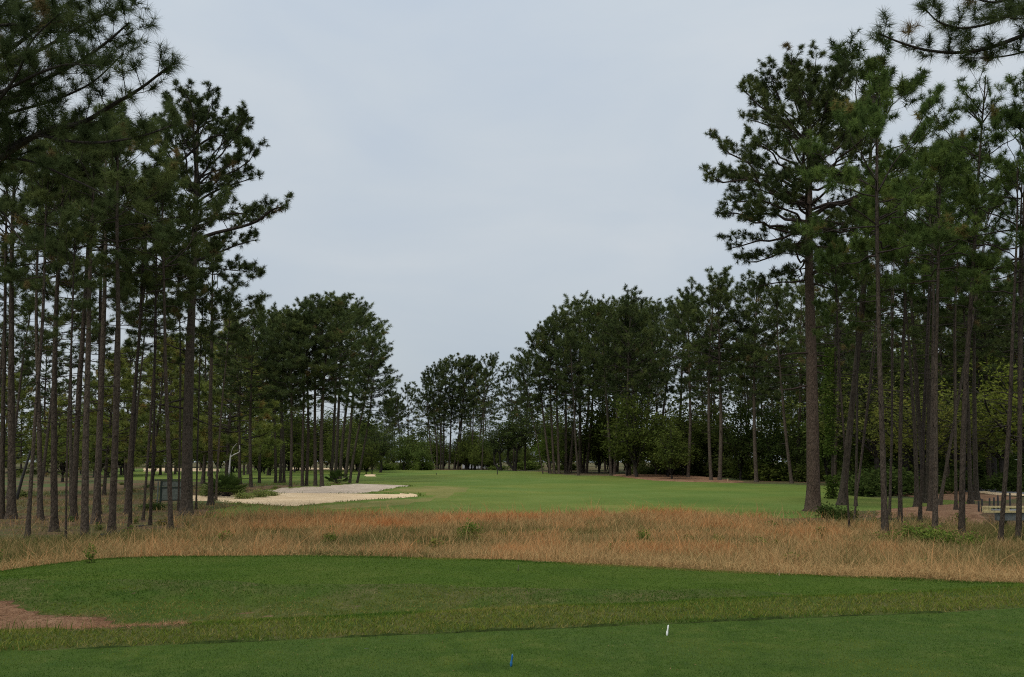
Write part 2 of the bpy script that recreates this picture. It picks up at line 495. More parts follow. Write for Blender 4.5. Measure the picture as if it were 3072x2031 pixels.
# ------------------------------------------------------------------ blades of grass and straw ("stuff")
def blades(name, P, h, w, tint, mat, lean=.35, flat=False, seg2=True):
    n = len(P)
    az = R.uniform(0, 2 * PI, n); fz = R.uniform(0, 2 * PI, n)
    side = np.stack([np.cos(fz), np.sin(fz), 0 * fz], 1) * (w / 2)[:, None]
    if flat:
        d = np.stack([np.cos(az), np.sin(az), R.uniform(-.02, .35, n)], 1)
        side = np.stack([-np.sin(az), np.cos(az), 0 * az], 1) * (w / 2)[:, None]
    else:
        ln = R.uniform(0, lean, n)
        d = np.stack([np.cos(az) * ln, np.sin(az) * ln, np.ones(n)], 1)
    if seg2:
        mid = P + d * (h * .55)[:, None]
        d2 = d.copy(); d2[:, :2] *= 2.2; d2[:, 2] *= .9
        tip = mid + d2 * (h * .45)[:, None]
        V = np.stack([P - side, P + side, mid - side * .8, mid + side * .8, tip], 1).reshape(-1, 3)
        b = np.arange(n)[:, None] * 5
        Fc = np.concatenate([b + np.array([[0, 1, 3]]), b + np.array([[0, 3, 2]]), b + np.array([[2, 3, 4]])], 1).reshape(-1, 3)
        tt = np.repeat(tint, 5)
    else:
        V = np.stack([P - side, P + side, P + d * h[:, None]], 1).reshape(-1, 3)
        Fc = np.arange(n * 3).reshape(-1, 3)
        tt = np.repeat(tint, 3)
    return mob(name, raw_mesh(name, V, Fc, 3, mat, {'tint': tt}))


def scatter(n, y0, y1, pw, xw=.64, pad=1.5):
    """points in the view wedge, density ~ y**-pw"""
    u = R.random(n)
    k = 2 - pw
    y = (y0 ** k + u * (y1 ** k - y0 ** k)) ** (1 / k) if abs(k) > 1e-6 else y0 * (y1 / y0) ** u
    x = R.uniform(-1, 1, n) * (xw * y + pad)
    return x, y


def on_ground(x, y, off=0):
    return np.stack([x, y, hgt(x, y) + off], 1)


# short turf on the back tee
x, y = scatter(260000, 5.2, 11.2, 1.2)
k = y < e1(x) - .02
x, y = x[k], y[k]
pt = fbm(x / .55, y / .4, 31)
t = np.clip(.30 + 1.5 * (pt - .5) + .5 * (fbm(x / 2.5, y / 1.6, 33) - .5) + R.normal(0, .13, len(x)), 0, .85)
t = np.where(R.random(len(x)) < .004 + .05 * (vnoise(x * 3.2, y * 3.2, 34) > .93), R.uniform(.93, 1, len(x)), t)
tag(blades('tee_grass', on_ground(x, y, .004), R.uniform(.008, .019, len(x)), R.uniform(.003, .006, len(x)), t, M['turf'], 1.5, seg2=False),
    'short mown turf of the back tee', 'grass', kind='stuff')
x, y = scatter(420, 5.4, 11, 1.0); k = y < e1(x) - .1; x, y = x[k], y[k]; n = len(x)
tag(blades('clippings', on_ground(x, y, .014), R.uniform(.015, .05, n), R.uniform(.003, .007, n), R.uniform(.3, 1, n), M['straw'], flat=True, seg2=False),
    'tiny dry clippings and needles scattered on the back tee', 'clippings', kind='stuff')
# longer collar + rough bank
x, y = scatter(330000, 7.6, 18.2, 1.0)
ok = (y > e1(x) + .02) & (y < e2(x) + .6)
x, y = x[ok], y[ok]
dry0 = fbm(x / 1.2, y / .8, 41)
ft = sm(-1.6, .5, y - s2(x) + (dry0 - .5) * 1.5) * sm(-9.8, -8.2, x) * (y < e2(x) + .05)          # on the mown forward tee
co = sm(.0, .12, y - e1(x)) * sm(1.5, .7, (y - e1(x)) / np.interp(x, [-5, 0, 6], [0.62, 0.95, 1.2]))
edge = (y - e1(x)) < .16
bed = inside(POLY['straw_bed'], np.stack([x, y], 1))
dens = np.where(bed, .05, 1.0)
k = R.random(len(x)) < dens
x, y, ft, co, edge = x[k], y[k], ft[k], co[k], edge[k]
dry = fbm(x / 1.7, y / 1.1, 40)
t = np.clip(.26 + co * .56 + (1 - co) * (1 - ft) * np.clip((dry - .48) * 5.0, -.2, .66) + R.normal(0, .12, len(x)), 0, .95)
t = t * (1 - ft) + ft * np.clip(.34 + R.normal(0, .1, len(x)) + .25 * (dry - .5), 0, .7)
t = np.where((R.random(len(x)) < (.012 + .22 * sm(.56, .68, fbm(x / .8, y / .5, 44))) * (1 - ft) * (1 - co)), R.uniform(.88, 1, len(x)), t)
hh = (R.uniform(.014, .036, len(x)) * (1 - ft) + ft * R.uniform(.008, .014, len(x))) * (1 + .25 * co)
hh = np.where(edge, hh * 1.5, hh)
tag(blades('rough_grass', np.stack([x, y, hgt(x, y) + .004 + lipf(x, y)], 1), hh, R.uniform(.004, .009, len(x)) * (1 + y / 25), t, M['turf'], 1.7, seg2=False),
    'longer tufted grass on the collar and bank between the tees', 'grass', kind='stuff')
# tall weeds beside the straw patch in the hollow
n = 260
p0 = hit(110, 1896); x = R.normal(p0[0] - .25, .5, n); y = R.normal(p0[1] - .05, .10, n)
tag(blades('tall_grass', on_ground(x, y), R.uniform(.03, .2, n) * R.uniform(.4, 1, n), R.uniform(.004, .008, n), R.uniform(.1, .7, n), M['turf'], .35),
    'taller green grass standing at the edge of the straw patch', 'grass', kind='stuff')
# straw in the hollow
bb = POLY['straw_bed']
n = 26000
x = R.uniform(bb[:, 0].min(), bb[:, 0].max(), n); y = R.uniform(bb[:, 1].min(), bb[:, 1].max(), n)
k = inside(bb, np.stack([x, y], 1)); x, y = x[k], y[k]; n = len(x)
tag(blades('pine_straw', on_ground(x, y, .02), R.uniform(.06, .16, n), R.uniform(.003, .006, n), np.clip(R.normal(.55, .25, n), 0, 1), M['straw'], flat=True, seg2=False),
    'loose brown pine straw in the hollow', 'pine straw', kind='stuff')
# the brown meadow
x, y = scatter(430000, 13.6, 44, 1.25, .66, 3)
xl = np.interp(y, [18, 26, 28.5, 33, 38, 44], [-40, -40, -17, -13.2, -13.4, -15])
xr = np.interp(y, [18, 30, 35, 39, 44], [40, 40, 17, 11.5, 12.5])
ow = np.clip((x - xl + (fbm(x / 2, y / 2, 50) - .5) * 5) / 2.5, 0, 1) * np.clip((xr - x + (fbm(x / 2, y / 2, 51) - .5) * 5) / 3, .0, 1)
ow = np.maximum(ow, np.where((x < xl) | (x > xr), .02, .10)) * sm(.2, 1.0, y - e2(x) + (fbm(x, y, 52) - .5) * .6)
ow *= np.where(y > 42 + (fbm(x / 3, 0 * x, 55) - .5) * 3, 0, 1)
ow *= .35 + .65 * sm(.25, .5, fbm(x / 1.3, y / 2.0, 56))
k = R.random(len(x)) < ow
x, y = x[k], y[k]; n = len(x)
n1 = fbm(x / 4.5, y / 6, 60); n2 = fbm(x / 1.2, y / 1.6, 61)
band = fbm(x / 14, y / 1.8, 63)
t = .42 + .32 * sm(29, 40, y) + .10 * sm(24, 15, y) - .28 * sm(.45, .68, band) * sm(15, 19, y) + (n1 - .5) * .6 + (n2 - .5) * .65 + R.normal(0, .13, n)
t -= .22 * sm(10, 16, x) * sm(20, 26, y) + .16 * sm(-8, -15, x) * sm(18, 24, y)
fw_ = .75 * sm(4.5, .5, y - e2(x)) * sm(-4, 4, x) + .35 * sm(9, 15, x) * sm(40, 26, y)
t = np.clip(t * (1 - fw_) + (.36 + R.normal(0, .07, n)) * fw_, 0, 1)
hh = R.uniform(.18, .46, n) * (.6 + .8 * n2) * (1 + .3 * sm(32, 41, y))
hh *= np.where(R.random(n) < .05, 1.75, 1)
hh *= np.clip(.25 + .75 * sm(.2, 2.0, y - e2(x)), 0, 1)
tag(blades('meadow_grass', on_ground(x, y, -.02), hh, R.uniform(.006, .016, n) * (.6 + y / 40), t, M['meadow'], .75),
    'tall dry orange brown meadow grass between the tee and the fairway', 'grass', kind='stuff')
x = R.uniform(-10, 13, 9000); y = e2(x) + R.uniform(.25, 1.5, 9000) ** 1.3 * .8
k = R.random(9000) < .25 + .75 * sm(-1, 5, x)
x, y = x[k], y[k]; n = len(x)
tag(blades('dead_grass', on_ground(x, y, R.uniform(.0, .16, n)), R.uniform(.12, .38, n), R.uniform(.005, .010, n), np.clip(R.normal(.44, .07, n), .2, .6), M['meadow'], flat=True, seg2=False),
    'pale flattened dead grass along the front of the meadow', 'dead grass', kind='stuff')
ex_, ey_ = [], []
for pn_ in ('bunker', 'sand_bank'):
    P_ = POLY[pn_]
    for q_ in range(len(P_)):
        a_, b_ = P_[q_], P_[(q_ + 1) % len(P_)]
        for _ in range(13):
            f_ = R.random(); p_ = a_ + (b_ - a_) * f_
            ex_.append(p_[0] + R.normal(0, .16)); ey_.append(p_[1] + R.normal(0, .16))
x, y = np.array(ex_), np.array(ey_)
k = vnoise(x * .7, y * .7, 95) + vnoise(x * 2, y * 2, 96) * .5 > .62
x, y = x[k], y[k]; n = len(x)
tag(blades('bunker_grass', on_ground(x, y, .03), R.uniform(.05, .16, n), R.uniform(.02, .04, n), np.clip(R.normal(.5, .2, n), 0, .95), M['turf'], .8),
    'ragged grass hanging over the bunker edges', 'grass', kind='stuff')
# litter and low plants on the floor of the left and right groves
x, y = scatter(60000, 24, 60, 1.0, .66, 3)
k = ((x < -11) & (y < 56)) | ((x > 11) & (y < 47)); x, y = x[k], y[k]; n = len(x)
tag(blades('leaf_litter', on_ground(x, y, .01), R.uniform(.12, .3, n), R.uniform(.02, .05, n), np.clip(R.normal(.4, .28, n), 0, 1), M['straw'], flat=True, seg2=False),
    'brown needle and leaf litter under the pines', 'leaf litter', kind='stuff')
x, y = scatter(90000, 24, 75, .9, .66, 3)
k = ((x < -12) & (fbm(x / 3, y / 3, 70) > .5)) | ((x > 12) & (y < 46) & (fbm(x / 3, y / 3, 71) > .52))
k &= ~inside(POLY['bunker'], np.stack([x, y], 1)) & ~inside(POLY['sand_bank'], np.stack([x, y], 1)) & ~inside(POLY['cart_path'], np.stack([x, y], 1))
x, y = x[k], y[k]; n = len(x)
tag(blades('undergrowth', on_ground(x, y), R.uniform(.05, .2, n) * np.where((x > 0) | (y > 48), 1.4, 1), R.uniform(.012, .035, n), np.clip(R.normal(.2, .14, n), 0, 1), M['meadow'], .9),
    'olive green low weeds and grass scattered under the pines', 'undergrowth', kind='stuff')

# ------------------------------------------------------------------ pines
def nrm(v):
    return v / (np.linalg.norm(v) + 1e-9)


def vdir(az, el):
    return np.array([math.cos(az) * math.cos(el), math.sin(az) * math.cos(el), math.sin(el)])


def needles(T, D, S, K, nl, nw, tint):
    T = np.repeat(np.asarray(T), K, 0); D = np.repeat(np.asarray(D), K, 0); S = np.repeat(np.asarray(S), K)
    n = len(T)
    u = R.normal(size=(n, 3)); u /= np.linalg.norm(u, axis=1)[:, None]
    d = D * .62 + u * .95; d /= np.linalg.norm(d, axis=1)[:, None]
    base = T - D * (R.uniform(0, .55, n) * nl * S)[:, None]
    L = nl * S * R.uniform(.7, 1.15, n)
    tip = base + d * L[:, None]; tip[:, 2] -= .12 * L
    sd = np.cross(d, R.normal(size=(n, 3))); sd /= np.linalg.norm(sd, axis=1)[:, None] + 1e-9
    sd *= nw / 2
    V = np.stack([base - sd, base + sd, tip], 1).reshape(-1, 3)
    tn = np.repeat(np.clip(np.repeat(tint, K) + R.normal(0, .05, n), 0, 1), 3)
    return V, tn


class Pine:
    def __init__(s): s.tr = Tubes(); s.br = Tubes(); s.T = []; s.D = []; s.S = []; s.C = []

    def tuft(s, p, d, size, tint):
        s.T.append(p); s.D.append(nrm(d)); s.S.append(size); s.C.append(tint)

    def limb(s, pts, r0, r1, dens, sec, tints, from_=.3, up=.3, sides=5, twigs=3, tsize=1.0):
        """a limb along pts, with side branches carrying twigs and tufts"""
        pts = np.asarray(pts, float); n = len(pts)
        s.br.add(pts, np.linspace(r0, r1, n), sides)
        seg = np.linalg.norm(np.diff(pts, axis=0), axis=1); L = seg.sum(); cum = np.concatenate([[0], np.cumsum(seg)])

        def along(f):
            q = f * L; i = min(np.searchsorted(cum, q, 'right') - 1, n - 2); t = (q - cum[i]) / (seg[i] + 1e-9)
            return pts[i] + (pts[i + 1] - pts[i]) * t, nrm(pts[i + 1] - pts[i])
        n2 = max(2, int(L * dens))
        sd = 1
        for j in range(n2):
            f = from_ + (1 - from_) * (j + R.random()) / n2
            p, d = along(min(f, .99))
            sd = -sd
            hz = np.cross(d, [0, 0, 1]); hz = nrm(hz)
            a = R.uniform(.5, 1.15)
            d2 = nrm(d * math.cos(a) + hz * sd * math.sin(a) + np.array([0, 0, R.uniform(-.15, .5) + up * .5]))
            l2 = sec * R.uniform(.55, 1.2) * (1.2 - .6 * f)
            m1 = p + d2 * l2 * .5 + R.normal(0, .04, 3) * l2
            d3 = nrm(d2 + np.array([0, 0, up * R.uniform(.2, 1.1)]))
            m2 = m1 + d3 * l2 * .5
            rr = max(.006, r0 * .28 * (1 - .6 * f))
            s.br.add([p, m1, m2], [rr, rr * .75, rr * .45], 3)
            ti = np.clip(tints + R.normal(0, .12), 0, .9)
            if R.random() < .02: ti = 1.0
            for q in range(twigs):
                ff = .45 + .55 * (q + R.random()) / twigs
                b = p + (m1 - p) * min(1, ff * 2) if ff < .5 else m1 + (m2 - m1) * (ff * 2 - 1)
                dt = nrm(d3 * .6 + R.normal(0, .55, 3) + np.array([0, 0, .45]))
                lt = R.uniform(.10, .28) * (.6 + .4 * sec)
                e = b + dt * lt
                if lt > .14: s.br.add([b, e], [rr * .45, rr * .3], 3)
                s.tuft(e, dt + np.array([0, 0, .25]), R.uniform(.8, 1.2) * tsize, ti)
            s.tuft(m2, d3, 1.1 * tsize, ti)
        s.tuft(pts[-1], nrm(pts[-1] - pts[-2]) + np.array([0, 0, .3]), 1.2 * tsize, tints)

    def build(s, K, nl, nw):
        V, tn = needles(s.T, s.D, s.S, K, nl, nw, np.array(s.C))
        return (s.tr.mesh('trunk', M['bark']), s.br.mesh('branches', M['twig']),
                raw_mesh('crown', V, np.arange(len(V)).reshape(-1, 3), 3, M['needle'], {'tint': tn}))


def smooth_path(P, n=4):
    P = np.asarray(P, float); t = np.arange(len(P)); tt = np.linspace(0, len(P) - 1, (len(P) - 1) * n + 1)
    Q = np.stack([np.interp(tt, t, P[:, i]) for i in range(3)], 1)
    for _ in range(2):
        Q[1:-1] = .25 * Q[:-2] + .5 * Q[1:-1] + .25 * Q[2:]
    return Q


def make_pine(H, r0, lo, Rc, nprim, K, nl, nw, dens=2.2, sec=.8, flat=.5, sway=.12, sides=10, elr=(-10, 60), wide=.4, twigs=3, stubs=5, flare=.55, gap=.12, tint=.4, prof_lo=.6, extra=(), frm=(.36, .58), topforks=3, prof=((0, .5), (.2, .82), (.45, 1.0), (.68, .95), (.84, .76), (.95, .46), (1, .16)), ztop=.86):
    s = Pine()
    nt_ = 22
    zz = np.concatenate([[-.5, 0, .12, .3, .6], np.linspace(1.2, H * .96, nt_ - 5)])
    ph = R.uniform(0, 6, 4)
    sx = sway * (np.sin(zz / H * 4 + ph[0]) - math.sin(ph[0])) + sway * .35 * np.sin(zz / H * 11 + ph[1]) * np.clip(zz / H, 0, 1)
    sy = sway * (np.sin(zz / H * 3.5 + ph[2]) - math.sin(ph[2]))
    tp = np.stack([sx, sy, zz], 1)
    q = np.clip(zz / H, 0, 1)
    trd = r0 * ((1 - q) ** .72 * .93 + .05) + r0 * flare * np.exp(-np.maximum(zz, 0) / .28)
    s.tr.add(tp, trd, sides, .06)

    s.br.add(tp[6:], trd[6:] * .55, 5)

    def tpt(z): return np.array([np.interp(z, zz, tp[:, 0]), np.interp(z, zz, tp[:, 1]), z])

    def trr(z): return float(np.interp(z, zz, trd))
    az = R.uniform(0, 6)
    for i in range(nprim):
        hf = ((i + R.random() * .9) / nprim) ** .88            # height of the limb's tip within the crown
        zt = H * (lo + (1 - lo) * hf)
        Rh = max(.25, Rc * np.interp(hf, [a_[0] for a_ in prof], [a_[1] for a_ in prof]) * R.uniform(.62, 1.06))
        if R.random() < gap: Rh *= .5
        az += 2.4 + R.uniform(-.5, .5)
        el = math.radians(elr[0] + (elr[1] - elr[0]) * hf ** 1.2 + R.uniform(-9, 9))
        rise = min(Rh * math.tan(min(el, 1.25)), H * .2)
        z = min(max(zt - rise, H * lo * .92), H * .93)
        rise = zt - z
        p = tpt(z); pts = [p]; a = az; ns = 6; q0 = p
        ex = R.uniform(.95, 1.5); wv = R.uniform(0, 6)
        for k in range(1, ns + 1):
            t_ = k / ns
            a = az + .16 * math.sin(wv + t_ * 4)
            q1 = q0 + np.array([math.cos(a) * Rh * t_, math.sin(a) * Rh * t_, rise * t_ ** ex])
            if k < ns: q1 = q1 + R.normal(0, .025, 3) * Rh
            pts.append(q1)
        L = math.hypot(Rh, rise)
        rb = min(trr(z) * .55, .012 + .016 * L)
        s.limb(pts, rb, rb * .35, dens, sec * (.45 + .55 * min(1, Rh / Rc)), tint + .12 * hf + R.normal(0, .09), from_=R.uniform(*frm), sides=4, twigs=twigs)
    for P_, r_, f_ in extra:
        s.limb(smooth_path(P_, 3), r_, r_ * .25, dens * .9, sec * .9, tint + .05, from_=f_, sides=6, twigs=twigs)
    # leader tufts
    for k in range(topforks + 3):
        top = tpt(H * R.uniform(.84, .91))
        d = nrm(vdir(k * 1.9 + R.uniform(-.5, .5), R.uniform(.65, 1.45))); L = H * R.uniform(.03, .075)
        s.limb([top, top + d * L * .5, top + d * L + np.array([0, 0, .06 * L])], .03, .012, 4.5, sec * .7, tint + .12, from_=.2, twigs=twigs)
    for k in range(stubs):
        z = H * R.uniform(lo * .45, lo); d = vdir(R.uniform(0, 6), R.uniform(-.3, .3)); L = R.uniform(.25, 1.2) * Rc * .4
        p = tpt(z)
        s.br.add([p, p + d * L * .5, p + d * L + np.array([0, 0, R.uniform(-.15, .2)])], [trr(z) * .22, trr(z) * .16, .006], 4)
    return s.build(K, nl, nw)


PROTO = {}


def proto(kind, n, Hh, **kw):
    PROTO[kind] = [(make_pine(Hh, **kw), Hh) for _ in range(n)]


#  slender grove pines 26-48 m away; bushy ones; young ones; mid and far ones; a thin open crowned one
proto('S', 6, 15, r0=.105, lo=.60, Rc=2.4, nprim=17, K=36, nl=.235, nw=.0155, dens=3.4, sec=1.05, stubs=16, twigs=5, gap=.25, flare=.8, frm=(.5, .72))
proto('B', 5, 15, r0=.125, lo=.57, Rc=2.9, nprim=20, K=37, nl=.24, nw=.016, dens=3.3, sec=1.15, stubs=14, twigs=5, gap=.2, flare=.8, frm=(.5, .72))
proto('Y', 3, 10, r0=.11, lo=.14, Rc=2.3, nprim=46, K=26, nl=.28, nw=.024, dens=3.0, sec=.85, elr=(-5, 60), tint=.6, stubs=0, twigs=4, prof=((0, .9), (.3, 1), (.7, .7), (1, .15)))
proto('M', 7, 23, r0=.20, lo=.40, Rc=4.2, nprim=42, K=20, nl=.36, nw=.036, dens=2.0, sec=1.75, stubs=10, sides=9, flare=.35, sway=.25, twigs=5, gap=.18)
proto('F', 6, 23, r0=.21, lo=.40, Rc=4.4, nprim=38, K=14, nl=.44, nw=.066, dens=1.7, sec=1.8, stubs=6, sides=7, flare=.3, sway=.3, twigs=3, gap=.18)
proto('O', 1, 16, r0=.11, lo=.58, Rc=2.5, nprim=26, K=30, nl=.22, nw=.012, dens=2.6, sec=.8, stubs=8, elr=(5, 55), gap=.3, prof=((0, .6), (.25, .7), (.45, .35), (.62, .9), (.8, 1.0), (.92, .8), (1, .3)))
bL = hit(558, 1550); tL = at(592, 282, bL[1]); HL = float(np.linalg.norm(tL - bL))
EXL = [([at(X, Y, bL[1] + dd) - bL for X, Y, dd in P], r_, f_) for P, r_, f_ in (
    ([(566, 745, 0), (640, 705, -1), (720, 690, -2), (795, 672, -2.5), (838, 632, -3), (872, 628, -3)], .11, .45),
    ([(568, 650, 0), (630, 590, 1), (700, 560, 2), (780, 538, 2)], .09, .35), ([(566, 790, 0), (650, 770, 1), (730, 735, 1.5), (790, 722, 2)], .08, .4),
    ([(568, 690, 0), (650, 650, -1), (740, 640, -1), (800, 655, -1)], .08, .4), ([(566, 830, 0), (640, 800, 0), (700, 812, 0), (757, 818, 0)], .06, .8),
    ([(560, 700, 0), (480, 640, -1), (420, 560, -2), (380, 520, -2)], .09, .4), ([(562, 760, 0), (500, 740, 1), (440, 700, 2)], .07, .4),
    ([(570, 480, 0), (640, 420, -1), (700, 400, -1), (745, 440, -1.5)], .07, .35), ([(572, 470, 0), (510, 420, 1), (455, 380, 1)], .07, .35), ([(575, 430, 0), (650, 360, 1), (720, 350, 1)], .07, .3))]
proto('L', 1, HL, r0=.29, lo=.46, Rc=4.4, nprim=52, K=44, nl=.25, nw=.021, dens=2.7, sec=1.5, stubs=10, sides=14, gap=.15, elr=(-14, 62), sway=.1, twigs=6, prof=((0, .40), (.3, .45), (.5, .36), (.58, .50), (.68, .70), (.84, .74), (.94, .58), (1, .28)), extra=EXL)
proto('G', 1, 24.3, r0=.36, lo=.46, Rc=6.0, nprim=80, K=42, nl=.265, nw=.023, dens=2.5, sec=1.8, stubs=10, sides=14, gap=.08, elr=(-14, 58), sway=.12, twigs=6, prof=((0, .45), (.2, .72), (.40, 1.0), (.6, .80), (.82, .68), (.94, .48), (1, .22)))

USED = {}


def plant(kind, base, top, label, group=None, cat='tree', name='pine_tree', width=1.0, col=(1, 1, 1), spin=None, idx=None, thick=None, bcol=(1, 1, 1)):
    ps = PROTO[kind]
    i = idx if idx is not None else int(R.integers(len(ps)))
    (tr, br, cr), Hh = ps[i]
    base = Vector(base); top = Vector(top)
    v = top - base
    z = v.normalized(); sp = R.uniform(0, 2 * PI) if spin is None else spin
    q = Vector((0, 0, 1)).rotation_difference(z).to_matrix() @ Matrix.Rotation(sp, 3, 'Z')
    sz = v.length / Hh
    sxy = sz * width
    o = empty(name)
    o.matrix_world = Matrix.Translation(base) @ q.to_4x4() @ Matrix.Diagonal((sxy, sxy, sz, 1))
    tag(o, label, cat, group)
    k = (kind, i)
    for pn, me in (('trunk', tr), ('branches', br), ('crown', cr)):
        if pn not in USED.get(k, {}):
            ch = bpy.data.objects.new(pn, me)
        else:
            ch = USED[k][pn].copy()
        link(ch, o)
        ch.matrix_parent_inverse = Matrix.Identity(4)
        if pn == 'crown': ch.color = (*col, 1)
        else: ch.color = (*bcol, 1)
        if pn == 'trunk':
            ch.scale = (thick or 1, thick or 1, 1)
        USED.setdefault(k, {}).setdefault(pn, ch)
    return o


def pxplant(kind, bx, by, tx, ty, label, group=None, **kw):
    b = hit(bx, by)
    t = at(tx, ty, b[1])
    return plant(kind, b, t, label, group, **kw)


GL = 'pines of the left grove'
for row in [
    # kind, base x, y, top x, y, width, thick, tint, label
    ('B', 6, 1560, 20, 420, 1.0, .8, .9, 'pine trunk cut by the left edge of the photo'),
    ('B', 34, 1560, 70, 470, 1.05, 1.35, .8, 'stout pine with a wide dark root flare near the left edge'),
    ('S', 82, 1618, 140, 520, 1.0, .9, 1, 'slim grey pine right of the root flared trunk'),
    ('S', 121, 1565, 130, 540, 1.0, 1.15, .9, 'dark upright pine with reddish foot, behind the slim grey one'),
    ('B', 163, 1600, 195, 440, 1.0, 1.1, 1.05, 'pine with spreading rooted foot, fifth large trunk of the left grove'),
    ('S', 197, 1640, 220, 700, .8, .65, 1, 'thinnest front pine of the left grove, curving up from the meadow edge'),
    ('B', 220, 1563, 260, 430, 1.0, 1.05, 1.1, 'dark pine leaning right behind the thinnest trunk'),
    ('S', 254, 1625, 275, 400, 1.1, 1.2, 1.2, 'pale flaky barked pine, front of the left grove'),
    ('B', 288, 1575, 300, 395, 1.0, 1.15, 1.2, 'thick dark pine hugging the pale flaky trunk'),
    ('S', 296, 1545, 330, 520, 1.0, .9, .9, 'dark pine leaning right from behind the thick trunk'),
    ('S', 334, 1613, 360, 400, 1.1, 1.2, 1.25, 'grey brown pine with dark logs at its foot'),
    ('S', 379, 1545, 432, 560, 1.0, .95, 1, 'dark leaning pine with its twin crossing behind'),
    ('S', 389, 1590, 425, 600, .9, .85, 1, 'brown front pine leaning right beside the dark leaning one'),
    ('S', 429, 1565, 470, 840, 1.05, .75, .8, 'thin dark pine between the leaning pair and the pale panel'),
    ('S', 450, 1580, 478, 700, 1.0, .75, .9, 'thin pine standing just left of the pale panel'),
    ('B', 512, 1595, 500, 530, .85, 1.0, 1.2, 'front pine crossing the pale panel with rugged foot'),
    ('S', 535, 1534, 536, 760, .9, .7, .9, 'thin pine beside the big twin trunk'),
    ('S', 588, 1530, 612, 860, .9, .75, .8, 'thin dark pine just right of the big twin trunk'),
    ('B', 632, 1515, 640, 700, 1.1, 1.2, .75, 'solitary pine beside the sand with straw piled round its foot'),
    ('S', 647, 1503, 690, 860, 1.1, .8, .75, 'thinner pine close behind the one at the sand edge'),
]:
    k, bx, by, tx, ty, w, th, ti, lb = row
    ty -= 60 if bx < 520 else 0
    pxplant(k, bx, by, tx, ty, lb, GL, width=w, thick=th * .88, bcol=(lambda q: (q, q * .97, q * .95))(R.uniform(.7, 1.3)), col=(ti, ti, ti * .95))
pxplant('L', 558, 1550, 592, 282, 'tallest left pine with twin fissured trunk and a rounded open crown', width=1.0, spin=0, col=(.9, .9, .9))
b = hit(566, 1552)
GR = 'pines of the right grove'
for row in [
    ('S', 2496, 1497, 2500, 640, .9, .9, .8, 'dark pine trunk wrapped in green ivy'),
    ('B', 2526, 1517, 2615, 150, 1.15, .95, .8, 'thick dark pine between the ivy trunk and the crossing pair'),
    ('S', 2549, 1600, 2505, 700, .8, .75, .9, 'slim pine leaning left, crossing its neighbour low down'),
    ('S', 2560, 1580, 2650, 640, .8, .7, .9, 'slim pine leaning right out of the crossing pair'),
    ('S', 2567, 1520, 2572, 560, .9, .8, 1, 'straight thin pine behind the crossing pair'),
    ('B', 2655, 1615, 2655, 250, 1.0, 1.0, 1.45, 'front pine with a bright green top, left of the shrubs'),
    ('S', 2668, 1560, 2700, 520, .9, .75, 1.1, 'thin pine half hidden behind the bright topped one'),
    ('S', 2701, 1583, 2700, 470, 1.1, .95, 1.4, 'straight pine behind the leafy shrubs'),
    ('S', 2759, 1569, 2830, 440, 1.05, .75, 1.2, 'thin pine leaning right behind the shrubs'),
    ('S', 2790, 1535, 2780, 520, 1.1, 1.0, .8, 'dark pine standing back beside the thicker flaky trunk'),
    ('B', 2805, 1609, 2840, 420, .95, 1.0, 1.4, 'rough flaky pine rising from the green shrubs'),
    ('S', 2819, 1517, 2965, 560, 1.0, .9, .9, 'strongly leaning pine behind the flaky trunk'),
    ('O', 2885, 1620, 2935, 178, 1.0, 1.1, 1, 'tall pine with a thin see through umbrella top'),
    ('S', 2868, 1532, 2880, 640, 1.1, .8, .9, 'short lower trunk glimpsed behind the umbrella topped pine'),
    ('B', 3000, 1645, 3062, 420, 1.0, .85, 1.1, 'grey leaning pine before the bridge'),
    ('B', 3055, 1632, 3100, 250, 1.0, .8, 1.0, 'pine at the right edge standing before the bridge'),
]:
    k, bx, by, tx, ty, w, th, ti, lb = row
    pxplant(k, bx, by, tx, ty, lb, GR, width=w * .95, thick=th * .85, bcol=(lambda q: (q, q * .98, q * .97))(R.uniform(.75, 1.35)), col=(ti * .95, ti * 1.08, ti * .8))
pxplant('G', 2440, 1535, 2445, 178, 'biggest pine with thick reddish trunk and broad crown, right of the fairway', width=1.0, spin=2.2, bcol=(1.12, 1.0, .96), col=(.95, .95, .9))

GC = 'pines of the clump behind the bunker'
rows = [(719, 1462, 730, 960), (753, 1462, 765, 905), (778, 1450, 800, 915), (827, 1450, 835, 920), (840, 1450, 872, 930), (852, 1449, 850, 905), (871, 1462, 895, 912),
        (907, 1460, 900, 925), (919, 1458, 930, 880), (946, 1459, 960, 878), (966, 1461, 985, 865), (993, 1445, 1012, 868), (1005, 1441, 1050, 872), (1019, 1438, 1065, 885),
        (1036, 1434, 1100, 925), (1049, 1451, 1112, 985), (1071, 1450, 1138, 1060)]
lbs = ['outermost left pine of the clump behind the bunker scrub', 'thick pine behind the scrubby end of the bunker', 'thinner pine right of the thick one behind the bunker scrub',
       'first of a pair of thin trunks behind the bunker', 'second of a pair of thin trunks behind the bunker', 'thin pine between the trunk pair and the tight cluster', 'pine with foot at the bunker edge left of the tight cluster',
       'left end trunk of the tight pine cluster at the sand bank', 'thin trunk next to the left end of the tight cluster', 'pine with straight grey trunk in the tight cluster', 'thickest trunk of the tight cluster at the sand bank',
       'slim trunk right of the thickest one in the cluster', 'dark slim trunk over the palmetto at the sand bank', 'back trunk of the cluster by the palmetto', 'broad trunk right of the palmetto in the cluster',
       'pine with straw at its foot right in the cluster', 'rightmost pine of the clump, limbs reaching over the fairway']
wid = [1, 1.15, 1, 1, 1, 1, 1, 1, 1, 1.1, 1.25, 1, 1.1, 1.1, 1.2, 1.1, 1.15]
